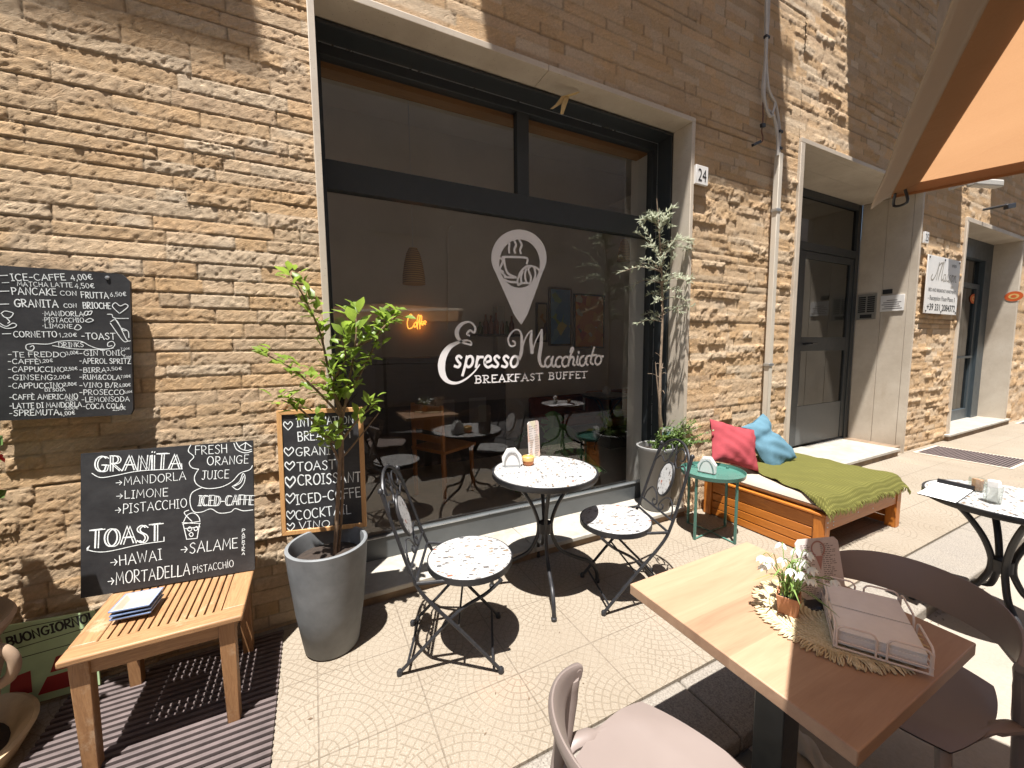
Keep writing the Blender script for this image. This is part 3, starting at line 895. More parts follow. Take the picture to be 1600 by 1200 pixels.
# ------------------------------------------------------------------ second shop doorway further along
part('shop_door_jamb', MB().span((8.37, 2.27, .0), (8.43, 2.72, 3.16)), TRAV, bld, bevel=.003)
part('shop_door_jamb', MB().span((10.87, 2.27, .0), (10.93, 2.72, 3.16)), TRAV, bld, bevel=.003)
part('shop_door_lintel', MB().span((8.37, 2.269, 3.161), (10.93, 2.72, 3.22)), TRAV, bld, bevel=.003)
part('shop_door_step', MB().span((8.30, 2.23, .07), (11.0, 2.80, .10)), MARBLE, bld, bevel=.004)
part('shop_step_riser', MB().span((8.32, 2.245, -.02), (10.98, 2.8, .069)), RISER, bld, smooth=0)
d2 = MB()
d2.span((8.432, 2.60, 2.86), (10.868, 2.72, 3.158)).span((10.55, 2.60, .101), (10.868, 2.72, 2.86)).span((8.432, 2.60, .101), (8.50, 2.72, 2.86)).span((8.50, 2.64, 2.38), (10.55, 2.70, 2.46)).span((10.42, 2.64, .101), (10.55, 2.70, 2.38)).span((8.50, 2.64, .101), (10.42, 2.70, .28)).span((8.5, 2.62, 1.18), (10.42, 2.64, 1.22))
d2o = part('shop_door_frame', d2, m_plain('blue_grey_aluminium', (.045, .06, .07), .4, .1, 10), bld, bevel=.003)
part('shop_door_glass', MB().quad((8.50, 2.67, .28), (10.42, 2.67, .28), (10.42, 2.67, 2.38), (8.50, 2.67, 2.38)).quad((8.50, 2.671, 2.46), (10.55, 2.671, 2.46), (10.55, 2.671, 2.86), (8.50, 2.671, 2.86)), DG, d2o, smooth=0)
part('shop_room', MB().quad((8.4, 5, .1), (11, 5, .1), (11, 5, 3.2), (8.4, 5, 3.2)).quad((8.4, 2.75, .1), (11, 2.75, .1), (11, 5, .1), (8.4, 5, .1)).quad((11, 2.75, .1), (11, 5, .1), (11, 5, 3.2), (11, 2.75, 3.2)).quad((8.4, 2.75, 3.2), (11, 2.75, 3.2), (11, 5, 3.2), (8.4, 5, 3.2)).quad((8.4, 2.75, .1), (8.4, 5, .1), (8.4, 5, 3.2), (8.4, 2.75, 3.2)), ROOM, bld, smooth=0)

# house across the street: only its reflection and its shade reach the picture
opp = thing('town_house', 'plain cream rendered town house across the street, mirrored in the cafe window', 'house', (4, -5.2, 0))
part('wall', MB().span((-14, -6.2, ROADZ), (30, -5.2, 15.0)), m_plain('cream_render', (.62, .57, .51), .9, .15, .8), opp, smooth=0)
for i in range(7):
    for z0 in (.0, 4.0, 8.0):
        xx0 = -7 + i * 4.2
        fr_ = part('window', MB().span((xx0, -5.2, z0 + (.05 if z0 == 0 else .3)), (xx0 + 1.5, -5.14, z0 + 2.6)), m_plain('cream_shutter', (.50, .46, .41), .7, .08, 3) if i + z0 == 0 else D.materials['cream_shutter'], opp, smooth=0)

# ================================================================== CHALK BOARDS
class Frame:
    def __init__(s, bl, br, tl):
        s.o = Vector(bl); s.u = (Vector(br) - s.o); s.w = s.u.length; s.u.normalize()
        q = Vector(tl) - s.o
        s.n = s.u.cross(q).normalized(); s.v = s.n.cross(s.u).normalized(); s.h = q.dot(s.v)
    def px(s, x, y):
        p = on_plane(x, y, s.o, s.n) - s.o
        return (p.dot(s.u), p.dot(s.v))
    def P(s, a, b, c=0.0): return s.o + s.u * a + s.v * b + s.n * c
def board_text(fr, zoom, org, lines, wd=.10, dbl=()):
    mb = MB()
    for k, (t, x0, y0, x1, y1, h) in enumerate(lines):
        A = fr.px(org[0] + x0 / zoom, org[1] + y0 / zoom); B = fr.px(org[0] + x1 / zoom, org[1] + y1 / zoom)
        Hh = fr.px(org[0] + x0 / zoom, org[1] + (y0 - h) / zoom)
        write(mb, t, A, B, math.hypot(Hh[0] - A[0], Hh[1] - A[1]), fr.o, fr.u, fr.v, wd * (1.0 if h > 26 else 1.15), .05, .0006, dbl=(k in dbl))
    return mb
def board_lines(mb, fr, zoom, org, strokes, wd=.0035):
    for q in strokes:
        P = [fr.px(org[0] + a / zoom, org[1] + b / zoom) for a, b in cat_rom(q, 5)]
        _lift[0] = (_lift[0] + 1) % 12
        mb.ribbon(P, wd, fr.o, fr.u, fr.v, .0006 + _lift[0] * .00008)

# --- menu board screwed to the wall
f1 = Frame(at(12, 657, Y=2.245), at(208, 648, Y=2.245), at(-6, 413, Y=2.245))
wb = thing('menu_board', 'black chalk menu board of drinks and prices screwed to the stone wall', 'chalkboard', f1.P(.15, 0))
a = [f1.px(*p) for p in ((12, 657), (204, 648), (208, 640), (203, 440), (190, 428), (-8, 414))]
pl = [(-.05, a[0][1]), a[1], a[2], a[3], a[4], (-.05, a[5][1])]
part('panel', MB().prism(pl, f1.o, f1.u, f1.v, -f1.n * .018), BOARD, wb, smooth=0)
L1 = [('ICE-CAFFE', 74, 235, 412, 232, 40), ('4,00€', 448, 234, 580, 226, 34), ('MATCHA LATTE', 110, 268, 455, 276, 28), ('4,50€', 470, 282, 592, 280, 30),
      ('PANCAKE', 78, 320, 355, 326, 42), ('CON', 380, 326, 480, 326, 26), ('FRUTTA', 510, 342, 680, 346, 38), ('6,50€', 690, 332, 790, 330, 24),
      ('GRANITA', 95, 398, 365, 402, 48), ('CON', 402, 402, 482, 402, 24), ('BRIOCHE', 522, 408, 694, 410, 38),
      ('·MANDORLA', 268, 454, 522, 456, 30), ('·PISTACCHIO', 268, 494, 526, 494, 28), ('·LIMONE', 268, 530, 456, 532, 26),
      ('CORNETTO', 88, 586, 358, 588, 36), ('1,20€', 372, 586, 482, 584, 24), ('-TOAST', 510, 600, 722, 602, 40), ('DRINKS', 368, 650, 524, 648, 28),
      ('-TE FREDDO', 52, 712, 412, 710, 32), ('3,00€', 416, 698, 494, 692, 20), ('-GIN TONIC', 500, 704, 784, 700, 32), ('7,00€', 756, 666, 812, 664, 12),
      ('-CAFFÈ', 52, 754, 244, 754, 30), ('1,20€', 248, 748, 332, 742, 20), ('-APEROL SPRITZ', 498, 752, 818, 752, 32), ('7,00€', 772, 718, 822, 716, 12),
      ('-CAPPUCCINO', 52, 804, 404, 804, 32), ('2,50€', 408, 796, 486, 792, 20), ('-BIRRA', 498, 806, 664, 808, 30), ('3,50€', 670, 796, 762, 792, 20),
      ('-GINSENG', 52, 854, 330, 854, 32), ('2,00€', 338, 850, 440, 846, 24), ('-RUM&COLA', 498, 852, 752, 852, 30), ('7,00€', 756, 842, 818, 838, 16),
      ('-CAPPUCCINO', 54, 908, 396, 904, 32), ('2,80€', 400, 892, 482, 888, 20), ('DI SOIA', 282, 926, 410, 924, 18), ('-VINO B/R', 498, 902, 738, 902, 30), ('6,00€', 744, 898, 818, 894, 20),
      ('-CAFFÈ AMERICANO', 60, 978, 488, 972, 32), ('3,00€', 408, 986, 486, 982, 14), ('-PROSECCO', 498, 948, 776, 946, 32), ('5,00€', 778, 938, 828, 934, 14),
      ('-LEMONSODA', 512, 992, 810, 988, 30), ('-LATTE DI MANDORLA', 62, 1034, 512, 1022, 32), ('3,00€', 404, 1040, 490, 1036, 18), ('-COCA COLA', 518, 1036, 772, 1032, 32), ('2,50€', 706, 1046, 788, 1040, 20),
      ('-SPREMUTA', 60, 1080, 370, 1072, 36), ('4,00€', 376, 1080, 470, 1070, 24), ('-', 16, 586, 80, 584, 40), ('-', 2, 400, 66, 398, 40), ('-', 4, 318, 70, 316, 40), ('-', 2, 222, 58, 220, 40), ('-', 12, 262, 64, 260, 30)]
tb = board_text(f1, 4, (0, 380), L1, .115)
board_lines(tb, f1, 4, (0, 380), [[(748, 440), (704, 396), (722, 372), (752, 392), (784, 380), (800, 398), (748, 440)], [(672, 444), (700, 446), (716, 468), (804, 470)], [(690, 492), (730, 484), (790, 600), (816, 610)], [(690, 500), (768, 608), (800, 612)], [(716, 466), (766, 540), (790, 545)], [(760, 530), (800, 550), (806, 590)],
                                   [(190, 648), (206, 640), (214, 655), (200, 670), (168, 664), (166, 636), (210, 628), (300, 630), (380, 612), (500, 612), (560, 640), (620, 660), (690, 658), (718, 636), (704, 614), (676, 622), (676, 644), (700, 640)], [(330, 640), (460, 660), (640, 664), (710, 654)],
                                   [(8, 440), (30, 424), (66, 430), (84, 440), (62, 466), (30, 462), (14, 446)], [(0, 500), (40, 520), (80, 500), (104, 510), (90, 526), (40, 532), (0, 516)], [(40, 466), (62, 490), (50, 500)],
                                   [(524, 446), (536, 426), (552, 430), (544, 450), (528, 448)], [(552, 428), (576, 424), (566, 446), (546, 444)], [(534, 486), (562, 470), (584, 482), (556, 494), (534, 488)], [(464, 534), (484, 508), (508, 526), (490, 542), (466, 536)]], .0028)
part('chalk_lettering', tb, CHALK, wb, smooth=0)
for p in ((168, 434),):
    q = f1.px(*p)
    sc_ = MB().lathe([(0, -.002), (.008, 0), (.007, .004), (0, .006)], (0, 0, 0), 12)
    sc_.v = [tuple(f1.P(q[0], q[1]) + f1.u * a_ + f1.v * b_ + f1.n * c_) for a_, b_, c_ in sc_.v]
    part('screw', sc_, ALU, wb)

# --- slatted wooden side table with the second board on it
ZT = .45
A0 = (-.79, 1.725); A1 = (-.285, 2.215)
stb = thing('slatted_side_table', 'weathered slatted wooden side table carrying a leaning chalkboard', 'table', ((A0[0] + A1[0]) / 2, (A0[1] + A1[1]) / 2, 0))
TEAK = m_wood('weathered_teak', (.21, .105, .045), (.38, .215, .10), 0, 1.0, .5, (.44, .33, .22))
TEAKY = m_wood('weathered_teak_lengthwise', (.21, .105, .045), (.38, .215, .10), 1, 1.0, .5, (.44, .33, .22))
TEAKZ = m_wood('teak_upright', (.20, .095, .04), (.35, .19, .085), 2, 1.0, .5, (.42, .30, .19))
fw = .075
part('frame_rail', MB().span((A0[0], A0[1], ZT - .024), (A1[0], A0[1] + fw, ZT)), TEAK, stb, bevel=.006)
part('frame_rail', MB().span((A0[0], A1[1] - fw, ZT - .024), (A1[0], A1[1], ZT)), TEAK, stb, bevel=.006)
part('frame_rail', MB().span((A0[0], A0[1] + fw + .001, ZT - .0245), (A0[0] + fw, A1[1] - fw - .001, ZT - .0005)), TEAKY, stb, bevel=.005)
part('frame_rail', MB().span((A1[0] - fw, A0[1] + fw + .001, ZT - .0245), (A1[0], A1[1] - fw - .001, ZT - .0005)), TEAKY, stb, bevel=.005)
ns = 13
sw = (A1[0] - A0[0] - 2 * fw) / ns
for i in range(ns):
    x0 = A0[0] + fw + i * sw + .003
    part('slat', MB().span((x0, A0[1] + fw - .004, ZT - .020), (x0 + sw - .006, A1[1] - fw + .004, ZT - .002)), TEAKY, stb, bevel=.002)
for y in (A0[1] + .03, A1[1] - .05):
    part('apron', MB().span((A0[0] + .05, y, ZT - .085), (A1[0] - .05, y + .02, ZT - .025)), TEAK, stb, bevel=.003)
for x in (A0[0] + .03, A1[0] - .05):
    part('apron', MB().span((x, A0[1] + .05, ZT - .085), (x + .02, A1[1] - .05, ZT - .0255)), TEAKY, stb, bevel=.003)
for x in (A0[0] + .045, A1[0] - .055):
    for y in (A0[1] + .045, A1[1] - .055):
        lg = MB(); t = .026
        lg.add([(x + a * s, y + b * s, z) for z, s in ((.012, t * .8), (ZT - .0255, t)) for a, b in ((-1, -1), (1, -1), (1, 1), (-1, 1))], [(3, 2, 1, 0), (4, 5, 6, 7), (0, 1, 5, 4), (1, 2, 6, 5), (2, 3, 7, 6), (3, 0, 4, 7)])
        part('leg', lg, TEAKZ, stb, bevel=.003)

f2 = Frame(at(126, 935, Z=ZT + .004) , at(398, 890, Z=ZT + .004), at(125, 708, Y=2.215))
# lean the panel back against the wall with its foot on the table
lb = thing('granita_board', 'black chalkboard listing granita and toast, leaning on the slatted table', 'chalkboard', f2.P(f2.w / 2, 0))
tr = f2.px(395, 688); br = f2.px(398, 890); tl = f2.px(126, 709)
part('panel', MB().prism([(0, 0), br, tr, tl], f2.o, f2.u, f2.v, -f2.n * .012), BOARD, lb, smooth=0)
L2 = [('GRANiTA', 192, 306, 722, 288, 96), ('>MANDORLA', 326, 398, 762, 358, 52), ('>LIMONE', 328, 480, 650, 460, 50), ('>PISTACCHIO', 322, 572, 768, 530, 56),
      ('TOAST', 160, 786, 600, 738, 110), ('>HAWAI', 292, 902, 612, 856, 66), ('>MORTADELLA', 276, 1022, 786, 950, 74), ('PiSTACCHiO', 808, 944, 1060, 902, 42), ('>SALAME', 732, 824, 1084, 782, 66),
      ('FRESH', 820, 202, 1020, 190, 54), ('ORANGE', 896, 268, 1152, 256, 52), ('JUICE', 862, 356, 1030, 348, 52), ('ICED-CAFFE', 836, 522, 1178, 514, 62)]
tb = board_text(f2, 4, (100, 660), L2, .072, dbl=(0, 4, 12))
board_lines(tb, f2, 4, (100, 660), [[(176, 318), (230, 344), (330, 330), (480, 302), (736, 290)], [(736, 258), (738, 292)], [(146, 800), (160, 772), (150, 796), (260, 808), (480, 762), (626, 742)], [(626, 716), (626, 742)],
                                    [(794, 140), (778, 180), (812, 214), (784, 250), (800, 282), (842, 292)], [(842, 292), (816, 340), (830, 386), (890, 412), (980, 404), (1050, 370), (1100, 318), (1160, 296), (1178, 270)], [(860, 408), (800, 440), (788, 500), (810, 556), (860, 560), (918, 540), (970, 566), (1040, 560), (1070, 538), (1120, 552), (1180, 546)],
                                    [(1062, 130), (1080, 170), (1130, 190), (1174, 180)], [(1076, 124), (1100, 160), (1140, 176), (1172, 168)], [(1136, 124), (1130, 174)], [(1136, 126), (1096, 150)], [(1136, 126), (1172, 152)],
                                    [(1052, 400), (1096, 370), (1118, 320), (1132, 340), (1122, 384), (1086, 420), (1052, 400)], [(1066, 398), (1104, 376), (1122, 336)],
                                    [(742, 634), (850, 618)], [(740, 626), (852, 632)], [(746, 638), (768, 730)], [(768, 730), (832, 724)], [(832, 724), (848, 630)], [(746, 626), (770, 580), (810, 566), (842, 590), (850, 622)], [(800, 618), (752, 566), (780, 548)], [(752, 664), (850, 652)],
                                    [(770, 668), (786, 652), (800, 666), (786, 680), (770, 668)], [(812, 662), (830, 650), (836, 668), (820, 676), (812, 662)], [(782, 700), (796, 686), (808, 700), (796, 714), (782, 700)]], .0032)
for k_, ch in enumerate('PAPRIKA'):
    A = f2.px(100 + (1112) / 4, 660 + (684 + k_ * 24) / 4); B = f2.px(100 + (1130) / 4, 660 + (683 + k_ * 24) / 4)
    write(tb, ch, A, B, .013, f2.o, f2.u, f2.v, .16, .05, .0006)
part('chalk_lettering', tb, CHALK, lb, smooth=0)

# --- three square dishes stacked on the side table
CER = m_plain('cream_ceramic', (.36, .325, .25), .55, .05, 20)
CBL = m_plain('blue_glazed_ceramic', (.16, .24, .42), .25, .15, 20)
def dish(z, rot, mat, lab):
    c = Vector((-.645, 1.935, ZT + z))
    t = thing('square_dish', lab, 'dish', c, rot, 'square dishes stacked on the slatted table')
    d = MB()
    s = .058
    def ringp(r, zz): return [(r * a, r * b, zz) for a, b in ((-1, -1), (1, -1), (1, 1), (-1, 1))]
    R = [ringp(s * .62, 0), ringp(s, .017), ringp(s, .021), ringp(s * .86, .021), ringp(s * .6, .008)]
    d.add(sum(R, []), [(3, 2, 1, 0)] + [(4 * i + k_, 4 * i + (k_ + 1) % 4, 4 * i + 4 + (k_ + 1) % 4, 4 * i + 4 + k_) for i in range(4) for k_ in range(4)] + [(16, 17, 18, 19)])
    part('bowl', d, mat, t, world=False, bevel=.002)
    rim = MB()
    for a in range(4):
        p, q = ringp(s + .0008, .0195)[a], ringp(s + .0008, .0195)[(a + 1) % 4]
        rim.bar(p, q, .003, .0035)
    part('rim', rim, CBL, t, world=False)
    return t
dish(.000, -.08, CER, 'bottom blue rimmed cream square dish of the stack on the slatted table')
dish(.015, -.05, CBL, 'middle blue square dish of the stack on the slatted table')
dish(.030, -.10, CER, 'topmost empty cream square dish of the stack on the slatted table')

# --- framed board behind the grey planter
_bl = at(440, 838, Y=2.225)
f3 = Frame(_bl, at(573, 823, Z=_bl.z), at(433, 643, Y=2.262))
fb = thing('framed_chalkboard', 'pine framed chalkboard with white hearts behind the tall grey planter', 'chalkboard', f3.P(f3.w / 2, 0))
PINE = m_wood('pine_frame', (.40, .20, .075), (.56, .32, .13), 2, 1.2, .5)
brx = f3.px(573, 823); trx = f3.px(570, 635); hh = f3.px(433, 643)
WF3, HF3 = brx[0], (trx[1] + hh[1]) / 2
part('panel', MB().prism([(.02, .02), (WF3 - .02, .02), (WF3 - .02, HF3 - .02), (.02, HF3 - .02)], f3.P(0, 0, -.008), f3.u, f3.v, -f3.n * .008), BOARD, fb, smooth=0)
fm = MB(); e = .022
for q in ([(0, 0), (WF3, 0), (WF3 - e, e), (e, e)], [(WF3, .0), (WF3, HF3), (WF3 - e, HF3 - e), (WF3 - e, e)], [(WF3, HF3), (0, HF3), (e, HF3 - e), (WF3 - e, HF3 - e)], [(0, HF3), (0, 0), (e, e), (e, HF3 - e)]):
    fm.prism(q, f3.o, f3.u, f3.v, -f3.n * .022)
part('frame', fm, PINE, fb, bevel=.002)
f3c = Frame(f3.P(0, 0, -.008), f3.P(1, 0, -.008), f3.P(0, 1, -.008))
L3 = [('INTERNAT', 230, 244, 560, 222, 66), ('iON', 570, 224, 690, 214, 60), ('BREAKFAST', 240, 362, 680, 330, 74), ('GRANITA', 224, 484, 620, 460, 70), ('TOAST', 232, 606, 540, 588, 74),
      ('CROISSANT', 240, 722, 750, 690, 84), ('ICED-COFFE', 226, 880, 748, 812, 78), ('COCKTAIL', 226, 1004, 668, 948, 74), ('VINO', 246, 1076, 494, 1058, 56)]
hearts = [('♥', 120, 272, 200, 270, 72), ('♥', 122, 486, 206, 480, 78), ('♥', 128, 606, 214, 600, 76), ('♥', 128, 742, 220, 736, 92), ('♥', 130, 878, 218, 870, 82), ('♥', 138, 1002, 214, 996, 72), ('♥', 140, 1098, 216, 1090, 64)]
tb = board_text(f3c, 5.217, (420, 620), L3, .10)
tb2 = board_text(f3c, 5.217, (420, 620), hearts, .11)
tb.add(tb2.v, tb2.f)
part('chalk_lettering', tb, CHALK, fb, smooth=0)

# ================================================================== LEFT CORNER: grating, urn, tin
PLUM = m_plain('plum_grating', (.105, .08, .076), .7, .25, 14)
gr = thing('floor_grating', 'plum brown slatted floor grating beneath the wooden side table', 'grating', (-.55, 1.85, 0))
gx0, gx1, gy0, gy1 = -.96, -.20, 1.20, 2.255
n_sl = 34
pitch = (gy1 - gy0) / n_sl
sl_ = MB()
for i in range(n_sl):
    y = gy0 + i * pitch
    part('slat', MB().span((gx0 - .02, y + .003, .004), (gx1, y + pitch - .012, .018)), PLUM, gr, bevel=.002)
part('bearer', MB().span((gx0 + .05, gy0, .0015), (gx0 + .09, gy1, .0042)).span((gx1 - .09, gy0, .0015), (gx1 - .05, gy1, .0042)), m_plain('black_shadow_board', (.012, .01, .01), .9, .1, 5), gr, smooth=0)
part('pit', MB().quad((gx0 - .02, gy0, .0012), (gx1, gy0, .0012), (gx1, gy1, .0012), (gx0 - .02, gy1, .0012)), D.materials['black_shadow_board'], gr, smooth=0)  # shade between the slats put in as a flat black sheet, no hollow below

def grate(name, x0, x1, y0, y1, label):
    g_ = thing(name, label, 'grate', ((x0 + x1) / 2, (y0 + y1) / 2, 0), 0, 'rusty grates let into the pavement')
    b = MB(); n = 26; p = (y1 - y0) / n
    for i in range(n): b.span((x0, y0 + i * p + p * .22, .004), (x1, y0 + i * p + p * .78, .012))
    part('bars', b, PLUM, g_, smooth=0)
    part('pit', MB().quad((x0, y0, .002), (x1, y0, .002), (x1, y1, .002), (x0, y1, .002)), D.materials['black_shadow_board'], g_, smooth=0)  # flat black sheet colours in the shade below the bars; paving stays uncut
    fm_ = MB(); t = .028
    fm_.span((x0 - t, y0 - t, .0), (x1 + t, y0, .010)).span((x0 - t, y1, .0), (x1 + t, y1 + t, .010)).span((x0 - t, y0, .0), (x0, y1, .010)).span((x1, y0, .0), (x1 + t, y1, .010))
    part('frame', fm_, TRAV, g_, bevel=.002)
grate('pavement_grate', 7.10, 7.78, 1.41, 2.20, 'rusty rectangular grate in the pavement between the two doorsteps')
grate('pavement_grate', 11.15, 11.9, 1.45, 2.18, 'far rusty pavement grate beyond the second doorstep')

TERRA = m_plain('terracotta', (.31, .215, .145), .85, .2, 9, 0, .15)
OLDTERRA = m_plain('pale_terracotta', (.46, .34, .20), .85, .25, 7, 0, .15)
UC = Vector((-1.265, 1.97, 0))
sa = thing('plant_saucer', 'wide pale clay saucer under the terracotta urn', 'saucer', UC)
part('dish', MB().lathe([(.0, .02), (.20, .02), (.24, .075), (.272, .095), (.285, .088), (.235, .0), (.0, .0)], UC, 40), OLDTERRA, sa)
part('soil', MB().lathe([(0, .042), (.19, .040), (.21, .034)], UC, 30), m_plain('dark_soil', (.03, .02, .014), .95, .4, 40, 0, .5), sa)
ur = thing('terracotta_urn', 'old terracotta urn with loop handles at the left edge', 'urn', UC + Vector((0, 0, .045)))
part('body', MB().lathe([(0, .045), (.11, .045), (.115, .06), (.10, .075), (.15, .16), (.205, .27), (.225, .35), (.215, .41), (.215, .43), (.25, .475), (.262, .50), (.255, .515), (.235, .505), (.20, .45), (.19, .40), (0, .40)], UC, 40), TERRA, ur)
for sx in (1, -1):
    part('handle', MB().tube(cat_rom([UC + Vector((sx * .205, -.02, .425)), UC + Vector((sx * .255, -.03, .43)), UC + Vector((sx * .285, -.035, .385)), UC + Vector((sx * .268, -.03, .32)), UC + Vector((sx * .205, -.02, .285))], 6), .017, 12), TERRA, ur)

def leaf(mb, base, d, up, L, W, fold=.25, curl=.15, tip=.5):
    d = Vector(d).normalized(); s = d.cross(Vector(up))
    if s.length < 1e-4: s = d.orthogonal()
    s.normalize(); n = s.cross(d).normalized()
    b = Vector(base)
    rows = [(0, .12, 0), (.3, .85, .02), (.62, .9, -.02), (1, .04, -curl)]
    vs = []
    for t, ww, dz in rows:
        c = b + d * (L * t) + n * (L * dz)
        vs += [c - s * (W * .5 * ww) + n * (W * fold * ww), c, c + s * (W * .5 * ww) + n * (W * fold * ww)]
    fs = []
    for i in range(3):
        for k_ in range(2): fs.append((3 * i + k_, 3 * i + k_ + 1, 3 * i + 4 + k_, 3 * i + 3 + k_))
    mb.add(vs, fs)
def rdir(r, zlo=-.4, zhi=1.0):
    a = r.uniform(0, 2 * PI); z = r.uniform(zlo, zhi); q = math.sqrt(max(0, 1 - z * z))
    return Vector((q * math.cos(a), q * math.sin(a), z))

# geranium in the urn (its shade falls over the wall beside it)
rgn = random.Random(9)
ge = thing('geranium', 'red flowered geranium growing out of the terracotta urn', 'plant', UC + Vector((0, 0, .42)))
st = MB(); lv = MB(); flw = MB()
for i in range(46):
    a = rgn.uniform(0, 2 * PI); rr = rgn.uniform(0, .34); hgt = rgn.uniform(.15, .95)
    tipp = UC + Vector((rr * math.cos(a) - .10, rr * math.sin(a) * .55 + .05, .42 + hgt))
    b0 = UC + Vector((rgn.uniform(-.1, .1), rgn.uniform(-.08, .08), .41))
    mid = (b0 + tipp) / 2 + Vector((rgn.uniform(-.05, .05), 0, .05))
    pts = cat_rom([b0, mid, tipp], 4)
    st.tube(pts, .004, 5)
    for j in range(11):
        p = Vector(pts[min(len(pts) - 1, 3 + j % 6)]) + rdir(rgn) * .05
        dd = rdir(rgn, -.2, .6)
        Rl = rgn.uniform(.03, .055)
        cen = p + dd * Rl
        nn = (Vector((0, -.35, 1)) + rdir(rgn) * .5).normalized()
        t1 = nn.orthogonal().normalized(); t2 = nn.cross(t1)
        ring = [cen + (t1 * math.cos(2 * PI * q / 10) + t2 * math.sin(2 * PI * q / 10)) * Rl * (1 + .1 * (-1) ** q) + nn * .012 for q in range(10)]
        lv.add([cen] + ring, [(0, q + 1, (q + 1) % 10 + 1) for q in range(10)])
for hx, hy, hz in ((-.10, -.05, 1.02), (-.02, .0, .93), (.12, .03, 1.08), (.04, -.1, 1.2)):
    c = UC + Vector((hx + .14, hy, hz))
    for j in range(28):
        leaf(flw, c + rdir(rgn) * .02, rdir(rgn, -.6, 1), (0, 0, 1), .024, .022)
part('stems', st, m_plain('green_stem', (.10, .16, .05), .6, .2, 20), ge)
part('foliage', lv, m_leaf('geranium_leaf', (.045, .10, .02), (.10, .18, .045)), ge, smooth=0)
part('blossom', flw, m_leaf('red_petal', (.45, .02, .02), (.55, .05, .03)), ge, smooth=0)

# green greeting tin behind the urn
bt = Frame((-1.17, 2.215, .02), (-.885, 2.215, .02), (-1.17, 2.235, .36))
tin = thing('greeting_sign', 'pale green sign reading BUONGIORNO leaning on the wall behind the table', 'sign', bt.P(.14, 0))
GREEN = m_plain('pale_green_paint', (.42, .56, .31), .6, .1, 10)
part('panel', MB().prism([(0, 0), (.285, 0), (.285, .325), (0, .345)], bt.o, bt.u, bt.v, -bt.n * .01), GREEN, tin, smooth=0)
ld = MB()
write(ld, 'BUONGIORNO!', (.03, .262), (.275, .285), .036, bt.o, bt.u, bt.v, .20, .05, .0008)
for q in ([(.01, .24), (.275, .262)], [(.02, .318), (.10, .322), (.20, .318), (.27, .322)], [(.02, .20), (.27, .21)]):
    ld.ribbon(q, .003, bt.o, bt.u, bt.v, .0008)
part('lettering', ld, m_plain('black_paint', (.015, .015, .015), .6, .1, 10), tin, smooth=0)
rb = MB()
for q in ([(.10, .03), (.27, .03), (.27, .10), (.13, .095)], [(.14, .11), (.27, .115), (.27, .19), (.16, .17)], [(.02, .05), (.085, .05), (.085, .14), (.03, .13)]):
    rb.prism(q, bt.P(0, 0, .0012), bt.u, bt.v, -bt.n * .0006)
part('painted_motif', rb, m_plain('red_paint', (.30, .025, .02), .6, .1, 10), tin, smooth=0)

# ================================================================== GREY PLANTER AND LEMON TREE
SOIL = D.materials['dark_soil']
PC = Vector((.022, 2.045, 0))
GREYPOT = m_plain('grey_resin', (.155, .163, .168), .65, .28, 6, 0, .12)
gp = thing('tall_planter', 'tall tapering grey planter in front of the framed chalkboard', 'planter', PC)
part('pot', MB().lathe([(.0, .004), (.118, .004), (.124, .012), (.152, .20), (.172, .40), (.181, .512), (.182, .522), (.176, .526), (.166, .524), (.162, .50), (.158, .44), (0, .44)], PC, 48), GREYPOT, gp)
part('soil', MB().lathe([(0, .452), (.08, .458), (.150, .446), (.157, .441)], PC, 30), SOIL, gp)
BARK = m_plain('young_bark', (.17, .11, .065), .85, .35, 40, 0, .3)
LEM = m_leaf('lemon_leaf', (.10, .17, .02), (.26, .36, .055), .45)
rl = random.Random(4)
lt = thing('lemon_tree', 'young broad leaved lemon tree growing in the tall grey planter', 'tree', PC + Vector((0, 0, .44)))
TX = lambda px, py, dy=0.0: at(px, py, Y=2.045 + dy)
trunk = [PC + Vector((.028, 0, .44)), TX(527, 800), TX(531, 720), TX(533, 650)]
tm = MB(); tm.tube(cat_rom(trunk, 5), [.0095] * 8 + [.0085] * 8, 8)
tm.tube(cat_rom([PC + Vector((.045, .01, .44)), TX(535, 780, .02), TX(535, 700, .01), TX(532, 640)], 5), .0065, 7)
part('trunk', tm, BARK, lt)
br_ = MB(); lv = MB()
branches = [([(533, 655), (515, 585), (500, 520), (478, 470), (455, 430)], -.02, .05), ([(532, 650), (500, 615), (462, 580), (418, 555)], -.10, .0), ([(534, 660), (545, 600), (556, 530), (556, 490)], .0, -.08),
            ([(540, 630), (565, 580), (585, 540), (604, 495)], .02, .02), ([(556, 540), (580, 530), (606, 505), (622, 492)], -.04, .03), ([(531, 700), (505, 675), (470, 640), (440, 625)], -.12, .0), ([(533, 690), (560, 655), (588, 630)], -.06, .02), ([(533, 715), (548, 700), (592, 645)], .05, .06), ([(530, 720), (515, 690), (502, 668)], -.05, .03), ([(534, 640), (520, 600), (540, 560), (530, 520)], -.08, .02)]
